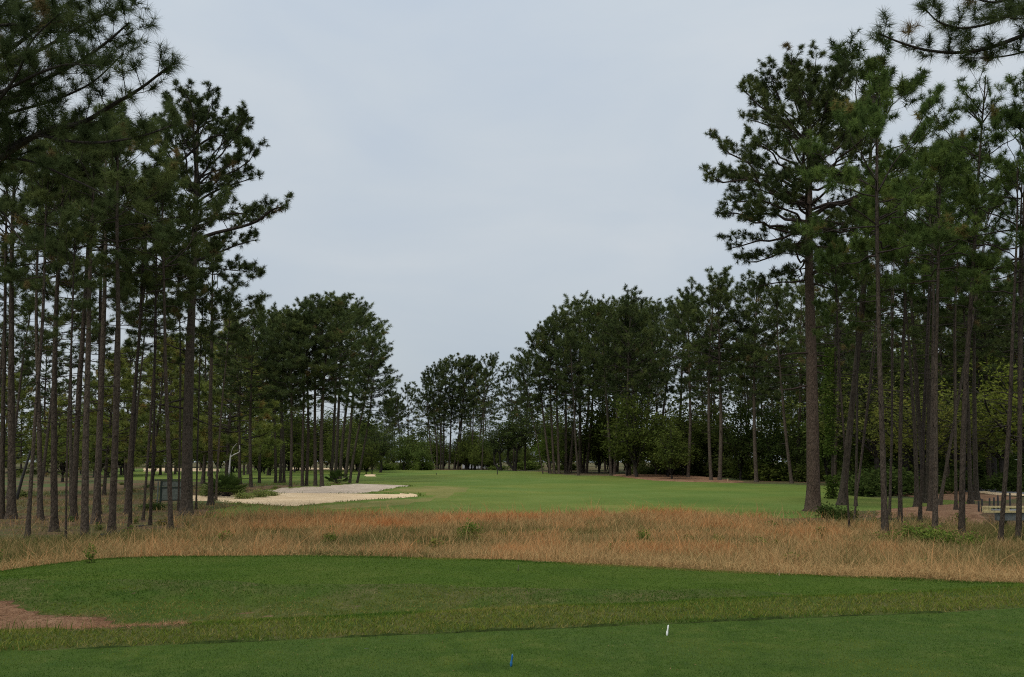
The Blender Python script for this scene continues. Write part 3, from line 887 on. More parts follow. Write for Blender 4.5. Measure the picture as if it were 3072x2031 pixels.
for (bx, by, tx, ty), lb, w in zip(rows, lbs, wid):
    tt = R.uniform(.85, 1.25)
    pxplant('M', bx, by, tx, ty + 14, lb, GC, width=w * 1.02, col=(tt, tt * 1.02, tt))
GE = 'pines along the right fairway edge'
rows = [(1629, 1422, 1560, 1050, .55, 'slim crooked pine leaning left at the fairway edge'),
        (1652, 1422, 1590, 985, 1.0, 'left trunk of the tight group on the fairway edge'), (1663, 1422, 1640, 950, 1, 'pale trunk in the tight group on the fairway edge'),
        (1677, 1422, 1675, 930, 1, 'third trunk of the tight group on the fairway edge'), (1698, 1421, 1700, 905, 1, 'trunk beside the leaning one in the fairway edge group'),
        (1706, 1421, 1750, 960, .9, 'trunk leaning right in the fairway edge group'), (1714, 1421, 1720, 1060, .7, 'thinnest trunk of the fairway edge group'),
        (1741, 1420, 1742, 872, 1.15, 'thick pine with a domed top, left of a close twin'), (1750, 1418, 1775, 900, .9, 'slim trunk wedged between the thick twin pines'),
        (1759, 1420, 1790, 890, 1, 'right twin of the thick pair under the domed top'),
        (1831, 1418, 1865, 878, 1.05, 'dark pine past the gap, under the second dome'), (1851, 1416, 1905, 900, 1, 'pine right of the dark one under the second dome'),
        (1876, 1412, 1950, 890, 1, 'grey pine set back in the wood edge'), (1926, 1420, 1985, 888, 1, 'grey pine at the left end of the straw bed'),
        (1969, 1414, 2010, 885, 1, 'pine pair behind the straw bed'), (2024, 1414, 2070, 880, 1.1, 'thick pine deep behind the straw bed'),
        (2064, 1434, 2075, 850, 1.05, 'pine standing alone in the straw bed'), (2134, 1443, 2130, 830, 1.0, 'pine leaning left at the end of the straw bed'),
        (2159, 1443, 2175, 795, 1.15, 'thick pale pine with forked limbs at the end of the straw bed'),
        (2269, 1446, 2262, 800, 1.1, 'straight pale pine before the dark leafy thicket'),
        (2375, 1450, 2325, 830, 1.0, 'pale pine curving left of the biggest pine'), (2389, 1440, 2400, 815, 1.0, 'pale straight pine just behind the biggest pine')]
for bx, by, tx, ty, w, lb in rows:
    tt = R.uniform(.8, 1.2)
    pxplant('M', bx, by, tx, ty + 14, lb, GE, width=w, col=(tt, tt, tt * .95), bcol=(1.25, 1.2, 1.2))
GF = 'far pines closing the fairway'
rows = [(1205, 1407, 1190, 1180), (1225, 1407, 1228, 1150), (1303, 1409, 1272, 1120), (1314, 1409, 1295, 1100), (1324, 1409, 1318, 1088), (1331, 1409, 1352, 1072), (1349, 1409, 1375, 1062),
        (1364, 1409, 1395, 1066), (1374, 1409, 1420, 1066), (1416, 1409, 1440, 1090), (1425, 1409, 1490, 1062), (1446, 1410, 1468, 1105), (1540, 1410, 1535, 1095), (1575, 1412, 1575, 1052)]
lbs = ['low far pine beside the left opening', 'far pine with a small round head beside the left opening', 'left end trunk of the far pine row', 'second trunk in the far pine row', 'slim trunk near the left of the far pine row',
       'pine leaning slightly at the left of the far row', 'far row pine under the highest top', 'far row pine right of the highest top', 'leaning far row pine with bare lower stem', 'far pine at the right end of the row',
       'far pine with the separate round head', 'thin far pine before the pale house', 'far pine behind the forked oaks', 'far pine between the forked oaks and the fairway group']
for (bx, by, tx, ty), lb in zip(rows, lbs):
    b = hit(bx, by); b[1] = min(b[1], 215)
    b = np.array([(bx - CX) / FPX * b[1], b[1], H1((bx - CX) / FPX * b[1], b[1])])
    tt = R.uniform(.85, 1.15)
    plant('F', b, at(tx, ty, b[1]), lb, GF, col=(tt, tt, tt), width=.95)


def backfill(n, kind, fx, fy, h, label, group, wd=(.9, 1.2), colr=(.75, 1.2), **kw):
    for _ in range(n):
        y = fy(); x = fx(y)
        z = H1(x, y); hh = R.uniform(*h)
        tt = R.uniform(*colr)
        plant(kind, (x, y, z), (x + R.normal(0, .5), y + R.normal(0, .4), z + hh), label, group, width=R.uniform(*wd), col=(tt, tt, tt * R.uniform(.85, 1.05)), **kw)


U = R.uniform
backfill(60, 'F', lambda y: (U(1720, 3150) - CX) / FPX * y, lambda: U(105, 190), (20, 25), 'tall pine within the dense wood behind the right fairway edge', 'pines deep in the right wood')
backfill(14, 'M', lambda y: (U(2480, 3200) - CX) / FPX * y, lambda: U(78, 105), (17, 23), 'pine in the wood behind the right grove and cart path', 'pines behind the right grove')
backfill(36, 'F', lambda y: (U(-150, 860) - CX) / FPX * y, lambda: U(120, 215), (17, 22), 'distant pine behind the left grove across the far fairway', 'distant pines behind the left grove')
backfill(16, 'F', lambda y: (U(1150, 1760) - CX) / FPX * y, lambda: U(225, 300), (18, 23), 'hazy distant pine behind the far pine row', 'hazy pines behind the far row')
backfill(7, 'S', lambda y: (U(-80, 420) - CX) / FPX * y, lambda: U(48, 62), (13, 18), 'pine standing deeper inside the left grove', 'pines deeper inside the left grove', (1, 1.25))
backfill(5, 'B', lambda y: (U(2700, 3150) - CX) / FPX * y, lambda: U(50, 66), (14, 19), 'pine standing between the right grove and the wood', 'pines between right grove and wood', (1, 1.25))
GY = 'young pines behind the left grove'
for bx, d, ty, lb in ((60, 64, 1120, 'young bright pine behind the root flared trunk'), (175, 70, 1190, 'young bright pine behind the fifth large trunk'), (330, 66, 1060, 'bright young pine seen right of the sky gap in the left grove'),
                      (395, 78, 1030, 'taller bright young pine behind the leaning pair'), (470, 72, 1010, 'bright young pine behind the pale panel'), (525, 84, 1000, 'young pine behind the big twin trunk'),
                      (690, 80, 960, 'yellowish young pine right of the solitary pine at the sand'), (730, 88, 1000, 'yellow green young pine left of the bunker clump'), (620, 92, 980, 'young pine behind the solitary pine at the sand')):
    x = (bx - CX) / FPX * d; z = H1(x, d); tt = U(1.4, 1.8)
    plant('Y', (x, d, z), at(bx + U(-15, 15), ty, d), lb, GY, col=(tt * 1.05, tt, tt * .75), width=1.1)

# ------------------------------------------------------------------ overhanging pines just outside the frame
def pathpx(pts, d0, d1):
    n = len(pts)
    return [at(X, Y, d0 + (d1 - d0) * i / (n - 1)) for i, (X, Y) in enumerate(pts)]


def overhang(base, H, limbs, label, lean=0, crown_lo=.62, K=54):
    s = Pine()
    bz = H1(base[0], base[1])
    zz = np.concatenate([[-.4, 0, .2, .5], np.linspace(1.2, H, 16)])
    tp = np.stack([lean * zz / H + .1 * np.sin(zz), .1 * np.cos(zz * .8), zz], 1)
    q = np.clip(zz / H, 0, 1)
    trd = .26 * ((1 - q) ** .7 * .93 + .05) + .12 * np.exp(-np.maximum(zz, 0) / .3)
    s.tr.add(tp, trd, 12, .06)
    s.br.add(tp[5:], trd[5:] * .55, 5)
    O = np.array([base[0], base[1], bz])
    for zt, pts, d0, d1, r0, dens, sec, ti in limbs:
        P = np.array(pathpx(pts, d0, d1)) - O
        st = np.array([np.interp(zt, zz, tp[:, 0]), np.interp(zt, zz, tp[:, 1]), zt])
        P = smooth_path(np.vstack([st, P]))
        s.limb(P, r0, max(.008, r0 * .25), dens * 1.3, sec, ti, from_=.28, up=.35, twigs=5, tsize=1.0)
    az = 0
    for i in range(18):
        hf = i / 18; z = H * (crown_lo + (.98 - crown_lo) * hf)
        az += 2.4; L = 3.2 * (1 - hf ** 2 * .7) * U(.6, 1.1)
        p = np.array([np.interp(z, zz, tp[:, 0]), np.interp(z, zz, tp[:, 1]), z]); pts = [p]; el = .1 + hf * .8; a = az
        for k in range(5):
            p = p + vdir(a, el) * L / 5; pts.append(p); a += U(-.2, .2); el += U(-.1, .2)
        s.limb(pts, .05, .015, 2.4, .8, .35, twigs=3)
    tr, br, cr = s.build(K, .235, .008)
    o = empty('pine_tree', tuple(O))
    tag(o, label, 'tree')
    for pn, me in (('trunk', tr), ('branches', br), ('crown', cr)):
        ch = mob(pn, me, o)
    return o


overhang((-12.6, 18.5), 19, [
    (6.6, [(-60, 520), (60, 430), (140, 390), (250, 370), (330, 318), (420, 268), (505, 200)], 17.5, 16, .085, 2.6, .75, .4),
    (6.8, [(-40, 470), (110, 400), (200, 425), (300, 430), (420, 412), (520, 375)], 17.5, 15.6, .05, 2.2, .6, .4),
    (6.4, [(-40, 470), (90, 480), (180, 520), (280, 565), (350, 610), (460, 655)], 17.8, 16.5, .035, .8, .45, .35),
    (7.5, [(-120, 330), (20, 300), (130, 240), (250, 180), (330, 120), (385, 70)], 17.5, 15.5, .07, 3.0, .85, .35),
    (8.0, [(-120, 250), (40, 190), (160, 130), (270, 60), (370, 20)], 17.8, 15.8, .06, 3.2, .85, .35),
    (8.2, [(-120, 230), (20, 160), (140, 60), (240, -20), (330, -60)], 18, 16.5, .06, 3.2, .85, .35),
    (7.2, [(-100, 380), (60, 330), (170, 300), (280, 250), (370, 160)], 18.5, 17.5, .05, 2.8, .8, .35),
    (7.6, [(-100, 300), (0, 280), (110, 220), (200, 190), (300, 200)], 17, 15, .05, 2.8, .8, .35),
    (7.8, [(-100, 220), (30, 120), (90, 40), (140, -30)], 18.5, 18.5, .05, 3.2, .8, .35),
    (6.0, [(-100, 600), (0, 620), (40, 690), (80, 740)], 17.8, 17.0, .035, .6, .4, .3),
    (8.4, [(-150, 120), (-40, 80), (60, 70), (150, 100), (230, 90)], 17.5, 16.5, .05, 3.2, .8, .35),
    (7.4, [(-150, 300), (-60, 240), (20, 230), (90, 270), (150, 330)], 18, 17.5, .05, 3.0, .8, .3),
    (8.3, [(-150, 200), (-60, 120), (0, 30), (50, -40)], 18, 17.5, .05, 3.2, .8, .35),
    (7.0, [(-80, 360), (0, 300), (60, 210), (90, 120), (180, 40)], 16.5, 15.5, .05, 3.0, .8, .35)],
    'pine outside the frame whose needled limbs overhang the upper left corner', 0)
overhang((14.6, 18.0), 19, [
    (10.0, [(3250, 40), (3072, 105), (2960, 148), (2860, 160), (2770, 150), (2700, 128), (2635, 100)], 17.5, 16.5, .06, 2.0, .6, .42),
    (10.6, [(3250, -60), (3072, 25), (2970, 72), (2880, 88), (2810, 66), (2770, 20)], 17.5, 16.2, .045, 2.4, .6, .42),
    (9.6, [(3250, 120), (3120, 140), (3040, 165), (2960, 175), (2880, 172)], 17.8, 17, .035, 1.6, .5, .4),
    (11.2, [(3250, -140), (3100, -40), (3000, 10), (2930, 0), (2880, -30)], 17.5, 16.5, .04, 2.8, .65, .42),
    (10.8, [(3300, -100), (3160, 20), (3080, 60), (3000, 50)], 17.0, 16, .035, 2.6, .6, .42)],
    'pine outside the frame whose needled limb overhangs the upper right corner', 0, .72)

# ------------------------------------------------------------------ broad-leaved trees and shrubs
def leaves(C, n, rad, size, tint, flat=.6):
    C = np.repeat(np.asarray(C), n, 0); m = len(C)
    P = C + R.normal(0, 1, (m, 3)) * np.array([rad, rad, rad * flat])
    a = R.normal(size=(m, 3)); a[:, 2] *= .6; a /= np.linalg.norm(a, axis=1)[:, None]
    b = np.cross(a, R.normal(size=(m, 3))); b /= np.linalg.norm(b, axis=1)[:, None]
    s = size * R.uniform(.6, 1.3, m)
    a = a * s[:, None]; b = b * (s * .5)[:, None]
    V = np.stack([P - a, P + b, P + a, P - b], 1).reshape(-1, 3)
    t = np.repeat(np.clip(np.repeat(tint, n) + R.normal(0, .1, m), 0, 1), 4)
    return V, t


def make_broad(H, r0, lo, Rc, nl, lsize, forks=7, per=14, crad=.45, flat=.6, multi=1, droop=.0, zs=.5):
    tb = Tubes(); C = []; tin = []
    for mth in range(multi):
        la = R.uniform(0, 6); ll = .0 if multi == 1 else R.uniform(.2, .45)
        d0 = nrm(np.array([math.cos(la) * ll, math.sin(la) * ll, 1]))
        p0 = np.array([0, 0, -.2]); pt = p0 + d0 * H * lo
        tb.add([p0, p0 + d0 * H * lo * .1, p0 + d0 * H * lo * .5 + R.normal(0, .05, 3) * H * lo, pt], [r0 * 1.5, r0 * 1.05, r0 * .9, r0 * .75], 8, .05)
        for k in range(forks):
            az = k * 2.4 + R.uniform(-.5, .5)
            # aim at a point of the crown ellipsoid
            el = math.asin(R.uniform(-.25, 1))
            rr = R.uniform(.7, 1.0)
            tgt = np.array([math.cos(az) * math.cos(el) * Rc * rr, math.sin(az) * math.cos(el) * Rc * rr, H * (lo + (1 - lo) * zs) + math.sin(el) * H * (1 - lo) * (1 - zs) * .95])
            mid = (pt + tgt) / 2 + R.normal(0, .08, 3) * Rc + np.array([0, 0, .06 * H])
            path = smooth_path([pt, mid, tgt], 4)
            tb.add(path, np.linspace(r0 * .5, r0 * .08, len(path)), 5)
            for j in range(per):
                f = R.uniform(.35, 1); b = path[int(f * (len(path) - 1))]
                e = b + R.normal(0, .24, 3) * Rc * np.array([1, 1, .6])
                tb.add([b, (b + e) / 2 + R.normal(0, .04, 3) * Rc, e], [r0 * .1, r0 * .07, r0 * .03], 3)
                C.append(e); tin.append(R.uniform(.2, .75))
    V, t = leaves(C, nl, crad, lsize, np.array(tin), flat)
    return (tb.mesh('trunk', M['oakbark']), raw_mesh('crown', V, np.arange(len(V)).reshape(-1, 4), 4, M['leaf'], {'tint': t}))


def make_shrub(H, Rc, n, nl, lsize, stems=12, crad=.2):
    tb = Tubes(); C = []; tin = []
    for k in range(stems):
        az = R.uniform(0, 6.3); rr = Rc * math.sqrt(R.random()); h = H * R.uniform(.6, 1) * (1 - .45 * (rr / Rc) ** 2)
        tip = np.array([math.cos(az) * rr, math.sin(az) * rr, h])
        b = tip * np.array([.25, .25, 0])
        path = smooth_path([b + np.array([0, 0, -.05]), (b + tip) / 2 + R.normal(0, .05, 3) * H, tip], 3)
        tb.add(path, np.linspace(.018, .005, len(path)) * H, 3)
        for j in range(n):
            C.append(path[int(R.uniform(.35, 1) * (len(path) - 1))] + R.normal(0, .08, 3) * H); tin.append(R.uniform(.2, .8))
    V, t = leaves(C, nl, crad, lsize, np.array(tin), .8)
    V[:, 2] = np.maximum(V[:, 2], .0)
    return (tb.mesh('stems', M['oakbark']), raw_mesh('foliage', V, np.arange(len(V)).reshape(-1, 4), 4, M['leaf'], {'tint': t}))


BR = {'oak': [make_broad(9, .24, .28, 4.6, 26, .13, forks=13, per=13, crad=.42) for _ in range(3)],
      'thicket': [make_broad(8, .14, .12, 2.6, 24, .15, forks=13, per=11, crad=.42, zs=.42) for _ in range(2)],
      'fork': [make_broad(9, .20, .35, 4.2, 22, .15, forks=8, per=11, crad=.45, multi=2, flat=.45)],
      'shrub': [make_shrub(1.0, .75, 7, 14, .075) for _ in range(3)],
      'sapling': [make_shrub(1.0, .35, 5, 7, .06, stems=6, crad=.07) for _ in range(2)]}
BH = {'oak': 9, 'thicket': 8, 'fork': 9, 'shrub': 1.0, 'sapling': 1.0}
BUSED = {}


def broad(kind, base, h, label, group=None, name='oak_tree', cat='tree', width=1.0, col=(1, 1, 1), spin=None, idx=None, lean=(0, 0)):
    ps = BR[kind]; i = int(R.integers(len(ps))) if idx is None else idx
    a, b = ps[i]
    s = h / BH[kind]
    o = empty(name, tuple(base)); o.rotation_euler = (lean[0], lean[1], R.uniform(0, 6.28) if spin is None else spin); o.scale = (s * width, s * width, s)
    tag(o, label, cat, group)
    for me in (a, b):
        kk = (kind, i, me.name)
        ch = BUSED[kk].copy() if kk in BUSED else bpy.data.objects.new(me.name.split('.')[0], me)
        link(ch, o); BUSED.setdefault(kk, ch)
        if 'crown' in me.name or 'foliage' in me.name: ch.color = (*col, 1)
    return o


def pxbroad(kind, X, d, ty, label, group=None, **kw):
    x = (X - CX) / FPX * d; z = H1(x, d)
    h = at(X, ty, d)[2] - z
    return broad(kind, (x, d, z - .02), h, label, group, **kw)


# wood edge on the right
for X, d, ty, w, col, lb in (
        (2620, 84, 1120, 1.1, (1.15, 1.05, .8), 'olive broadleaf tree behind the crossing pines'), (2740, 70, 1190, 1.15, (1.35, 1.15, .75), 'yellowish oak behind the shrubs and straw bed'),
        (2880, 74, 1170, 1.35, (1.1, 1.0, .75), 'broad brownish oak over the cart path'), (2990, 82, 1150, 1.2, (1.1, 1.1, .75), 'broad green oak at the bend of the cart path'),
        (3080, 70, 1080, 1.1, (1.4, 1.3, .7), 'bright green oak at the right edge behind the bridge'), (2700, 100, 960, 1.0, (1.0, 1.05, .8), 'tall leafy tree deep behind the right grove'),
        (2850, 105, 980, 1.0, (1.15, 1.15, .75), 'tall yellow green tree above the brownish oak'), (2960, 95, 990, 1.0, (1.3, 1.25, .7), 'light green tree above the cart path bend')):
    pxbroad('oak', X, d, ty, lb, 'broadleaf trees of the right wood', width=w, col=tuple(c * q for c, q in zip(col, (1.32, 1.3, 1.3))))
for X, d, ty, w, col, lb in (
        (2215, 104, 1170, .8, (.8, .85, .7), 'dark leafy thicket tree left of the straight pale pine'), (2300, 102, 1190, .85, (.75, .85, .7), 'dark leafy thicket tree right of the straight pale pine'),
        (1890, 128, 1290, .9, (1.1, 1.2, .8), 'leafy understory tree behind the dark fairway edge pine'), (1975, 122, 1280, .9, (.9, .95, .75), 'dim understory tree behind the straw bed start'),
        (2100, 120, 1230, .9, (.8, .85, .7), 'dim understory tree behind the pine in the straw bed'), (2470, 88, 1180, .8, (.9, 1.0, .7), 'leafy thicket tree behind the ivy trunk'),
        (2540, 86, 1260, .8, (.85, .95, .7), 'dark thicket tree behind the crossing pines'), (1645, 140, 1260, .8, (1.3, 1.45, .8), 'light green small tree behind the fairway edge group'),
        (1700, 150, 1240, .9, (1.0, 1.0, .8), 'grey green small tree behind the twin pines'), (1795, 150, 1220, 1.0, (.9, .85, .75), 'brownish small tree in the gap past the twin pines'),
        (2390, 100, 1240, .8, (.8, .85, .7), 'dark thicket tree behind the pale straight pine')):
    pxbroad('thicket', X, d, ty, lb, 'understory trees of the right wood', name='broadleaf_tree', width=w, col=col)
pxbroad('oak', 1145, 150, 1268, 'round dark oak at the far left of the fairway end', width=1.05, col=(.75, .8, .8))
pxbroad('oak', 1080, 165, 1285, 'smaller dark oak half hidden by the bunker clump', width=1.0, col=(.75, .8, .8))
pxbroad('fork', 1505, 165, 1262, 'forked oak with a dark v shaped trunk at the far wood', width=1.1, col=(.75, .8, .75), spin=0)
pxbroad('fork', 1545, 165, 1230, 'second forked oak leaning right at the far wood', width=1.1, col=(.75, .8, .75), spin=.4, lean=(0, .12))
pxbroad('thicket', 1270, 170, 1305, 'pale green small tree beside the white post', name='broadleaf_tree', width=.9, col=(1.4, 1.5, 1.2))
pxbroad('thicket', 1215, 180, 1290, 'light green small tree left of the white post', name='broadleaf_tree', width=1.0, col=(1.2, 1.3, 1.0))
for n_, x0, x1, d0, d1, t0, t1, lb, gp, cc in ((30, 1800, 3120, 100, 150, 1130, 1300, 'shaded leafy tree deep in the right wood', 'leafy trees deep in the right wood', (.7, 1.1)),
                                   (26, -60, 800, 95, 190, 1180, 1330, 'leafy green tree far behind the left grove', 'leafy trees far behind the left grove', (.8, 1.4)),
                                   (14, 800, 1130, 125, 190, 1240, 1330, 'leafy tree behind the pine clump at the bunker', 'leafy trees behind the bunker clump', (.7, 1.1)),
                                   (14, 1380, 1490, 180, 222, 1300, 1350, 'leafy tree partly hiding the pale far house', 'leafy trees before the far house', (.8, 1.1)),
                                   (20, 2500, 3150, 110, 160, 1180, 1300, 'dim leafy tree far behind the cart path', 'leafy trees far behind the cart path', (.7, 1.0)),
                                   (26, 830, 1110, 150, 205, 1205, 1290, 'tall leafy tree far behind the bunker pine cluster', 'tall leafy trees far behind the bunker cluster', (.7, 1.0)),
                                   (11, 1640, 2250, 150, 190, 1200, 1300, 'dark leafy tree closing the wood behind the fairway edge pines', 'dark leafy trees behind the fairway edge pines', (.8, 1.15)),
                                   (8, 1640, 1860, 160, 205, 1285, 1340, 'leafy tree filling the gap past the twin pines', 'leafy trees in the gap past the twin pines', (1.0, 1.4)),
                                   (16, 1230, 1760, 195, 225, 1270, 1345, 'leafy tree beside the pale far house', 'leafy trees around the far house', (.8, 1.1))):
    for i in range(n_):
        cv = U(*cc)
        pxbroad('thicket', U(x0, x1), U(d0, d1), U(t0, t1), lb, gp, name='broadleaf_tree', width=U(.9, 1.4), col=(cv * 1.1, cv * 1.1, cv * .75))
for i in range(60):
    cv = U(.8, 1.25)
    pxbroad('thicket', U(-350, 1150) if i < 40 else U(1150, 1800), U(215, 290), U(1255, 1345), 'dim leafy tree on the far horizon beyond the fairways', 'leafy trees on the far horizon', name='broadleaf_tree', width=U(1.2, 1.8), col=(cv, cv, cv * .9))
GB = 'low bushes along the wood edges'
for i in range(34):
    X = U(1880, 2460); d = U(112, 124) - 14 * (X > 2250) + 10 * (X < 2040)
    pxbroad('shrub', X, d, U(1365, 1405), 'low dark green bush along the right wood edge', GB, name='bush', cat='bush', width=U(.9, 1.6), col=(U(.7, 1.2),) * 2 + (.7,))
for i in range(18):
    X = U(2560, 3120); d = U(66, 82)
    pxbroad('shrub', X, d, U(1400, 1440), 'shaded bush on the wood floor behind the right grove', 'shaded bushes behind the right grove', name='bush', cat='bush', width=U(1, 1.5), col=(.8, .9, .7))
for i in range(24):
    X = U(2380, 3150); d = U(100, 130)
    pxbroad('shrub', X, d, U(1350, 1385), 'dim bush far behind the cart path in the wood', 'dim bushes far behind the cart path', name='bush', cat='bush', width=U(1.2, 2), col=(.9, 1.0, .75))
for i in range(14):
    X = U(1140, 1300) if i < 8 else U(1450, 1740); d = U(172, 190)
    pxbroad('shrub', X, d, U(1372, 1392), 'bright green bush at the far end of the fairway', 'bright bushes at the fairway end', name='bush', cat='bush', width=U(1.2, 2.2), col=(1.3, 1.4, .9))
for i in range(16):
    X = U(0, 640); d = U(55, 90)
    pxbroad('shrub', X, d, U(1445, 1478), 'low grey green bush on the floor of the left grove', 'low bushes in the left grove', name='bush', cat='bush', width=U(1, 1.8), col=(U(1.5, 2.1), U(1.5, 2.0), U(1.3, 1.9)))
for i in range(16):
    X = U(690, 900); d = U(66, 74)
    pxbroad('shrub', X, d, U(1448, 1466), 'scrubby green weed clump behind the bunker', 'scrub behind the bunker', name='bush', cat='bush', width=U(1.0, 1.8), col=(2.3, 2.2, 1.9))
for X, Y, ty, lb in ((745, 1500, 1470, 'grey green scrub clump on the sand, left one'), (790, 1496, 1466, 'grey green scrub clump in the middle of the sand'), (830, 1490, 1468, 'grey green scrub clump at the sand bank')):
    p = hit(X, Y); pxbroad('shrub', X, p[1], ty, lb, 'scrub on the sand', name='bush', cat='bush', width=1.2, col=(2.7, 2.5, 2.3))
for X, Y, ty, kind, w, lb in (
        (1410, 1628, 1562, 'shrub', .75, 'leafy green sapling standing in the brown meadow'), (1000, 1640, 1594, 'shrub', .7, 'small green weed left in the brown meadow'),
        (1925, 1632, 1588, 'shrub', .7, 'low green weed in the middle of the meadow'), (2145, 1640, 1596, 'shrub', .6, 'green weed in the meadow before the pale pines'),
        (2700, 1632, 1572, 'shrub', 1.1, 'leafy green shrub before the straight right pine'), (2760, 1640, 1574, 'shrub', 1.2, 'larger leafy shrub between two right grove pines'),
        (2800, 1648, 1588, 'shrub', 1.0, 'leafy shrub at the foot of the flaky pine'), (2893, 1650, 1592, 'shrub', .9, 'small green shrub at the foot of the umbrella topped pine'),
        (2480, 1556, 1500, 'shrub', 1.0, 'dark bush hugging the foot of the biggest pine'), (2520, 1565, 1522, 'shrub', 1.0, 'low dark bush right of the biggest pine'),
        (8, 1700, 1640, 'shrub', .9, 'yellow green bush at the lower left edge of the meadow'), (300, 1690, 1610, 'sapling', .6, 'thin seedling standing among the left meadow grass'),
        (475, 1530, 1500, 'shrub', 1.6, 'dark bush under the pale panel')):
    p = hit(X, Y); pxbroad(kind, X, p[1], ty, lb, name='sapling' if 'sapling' in lb or 'seedling' in lb else 'weed' if 'weed' in lb else 'shrub', cat='sapling' if 'sapling' in lb or 'seedling' in lb else 'weed' if 'weed' in lb else 'shrub', width=w, col=(1.6, 1.75, 1.0) if 'dark' not in lb else (.6, .7, .55))


for i in range(46):
    y_ = U(22, 41); x_ = U(-.5, .5) * y_
    if y_ < 17 + .3 * abs(x_): continue
    broad('sapling', (x_, y_, H1(x_, y_) - .02), U(.28, .55), 'low green weed clump scattered in the brown meadow', 'green weeds scattered in the meadow', name='weed', cat='weed', width=U(1.0, 2.0), col=(U(1.1, 1.7), U(1.2, 1.7), .9))


# palmettos: fans of stiff leaf blades
def palmetto(X, Y, h, label, n=26):
    p = hit(X, Y)
    o = empty('palmetto', tuple(p)); tag(o, label, 'palmetto')
    Vs = []; tb = Tubes(); tt = []
    for i in range(n):
        az = U(0, 6.28); el = U(.25, 1.4); L = h * U(.6, 1)
        d = vdir(az, el); c = d * L * .75
        tb.add([np.zeros(3), c * .6 + np.array([0, 0, .03]), c], [.015, .012, .008], 3)
        sd = nrm(np.cross(d, [0, 0, 1])); up = np.cross(sd, d)
        for k in range(13):
            a = (k - 6) / 6 * 1.35
            q = d * math.cos(a) + sd * math.sin(a); q = nrm(q + up * .1)
            w = np.cross(q, up) * .02 * h
            tip = c + q * L * .45 * U(.85, 1.1) - np.array([0, 0, .04 * h])
            Vs += [c - w * .3, c + q * L * .2 + w, tip, c + q * L * .2 - w]; tt += [U(.1, .6)] * 4
    mob('stems', tb.mesh('stems', M['oakbark']), o)
    f = mob('fronds', raw_mesh('fronds', np.array(Vs), np.arange(len(Vs)).reshape(-1, 4), 4, M['leaf'], {'tint': np.array(tt)}), o)
    f.color = (.8, .95, .7, 1)
    return o


palmetto(680, 1492, 1.75, 'dark green palmetto beside the solitary pine at the sand', 60)
palmetto(1010, 1452, 1.5, 'low palmetto at the feet of the bunker pine cluster', 40)

# ivy on the dark trunk
b = hit(2496, 1497); t = at(2500, 640, b[1]); n = 5200
n = 3000; f = R.random(n) ** 1.2 * .52; f = f[vnoise(f * 22, 0 * f, 90) > .22]; n = len(f); az = U(0, 6.28, n)
rad = .20 + np.abs(R.normal(0, .15, n)) * (.35 + 1.1 * vnoise(f * 14, az * .6, 91))
C = b + (t - b) * f[:, None] + np.stack([np.cos(az) * rad - .18 * (f > .15), np.sin(az) * rad, 0 * f], 1)
V, tn = leaves(C, 1, .03, .11, U(.2, .9, n))
iv = mob('ivy', raw_mesh('ivy', V - b, np.arange(len(V)).reshape(-1, 4), 4, M['leaf'], {'tint': tn}))
iv.location = b; iv.color = (.85, 1.0, .6, 1)
tag(iv, 'green ivy climbing the dark pine trunk beside the biggest pine', 'ivy')

# dead wood
def deadtree(name, label, paths, mat, cat='dead tree'):
    o = empty(name, tuple(paths[0][0][0])); tag(o, label, cat)
    O = np.array(paths[0][0][0])
    for i, (P, r0, r1) in enumerate(paths):
        tb = Tubes(); Q = smooth_path(np.asarray(P) - O, 4); tb.add(Q, np.linspace(r0, r1, len(Q)), 7, .08)
        mob('trunk' if i == 0 else 'branch', tb.mesh('dead_wood', mat), o)
    return o


p = hit(685, 1470); d = p[1]
deadtree('dead_tree', 'bleached white snag with one crooked arm behind the palmetto', [
    ([p - [0, 0, .2], at(688, 1410, d), at(692, 1363, d)], .10, .05), ([at(690, 1372, d), at(705, 1362, d), at(720, 1356, d), at(719, 1335, d)], .05, .02), ([at(692, 1365, d), at(697, 1345, d - .5), at(711, 1330, d - .5)], .03, .012)], M['deadwood'])
p = hit(47, 1500); d = p[1]
deadtree('dead_tree', 'thin dead trunk leaning between the two left edge pines', [([p - [0, 0, .2], at(65, 1440, d), at(92, 1352, d)], .12, .07)], M['darkwood'])
for X, Y, X2, Y2, r, lb in ((300, 1622, 372, 1608, .10, 'dark fallen log at the foot of the grey brown pine'), (345, 1604, 385, 1610, .07, 'short dark log behind the grey brown pine foot'),
                            (515, 1575, 545, 1560, .06, 'dark fallen branch beside the rugged pine foot'), (60, 1645, 86, 1640, .06, 'short dark stick in the grass at the left'), (410, 1585, 470, 1578, .05, 'fallen branch below the thin pines')):
    a = hit(X, Y); b2 = hit(X2, Y2); b2[1] = a[1] + (b2[1] - a[1]) * .3; b2[2] = H1(b2[0], b2[1])
    tb = Tubes(); Q = smooth_path([a + [0, 0, r], (a + b2) / 2 + [0, 0, r * 1.5], b2 + [0, 0, r]], 3); tb.add(Q - a, np.full(len(Q), r) * np.linspace(1, .6, len(Q)), 7, .15)
    lg = mob('fallen_log', tb.mesh('fallen_log', M['darkwood'])); lg.location = a; tag(lg, lb, 'log', 'fallen wood in the left grove')

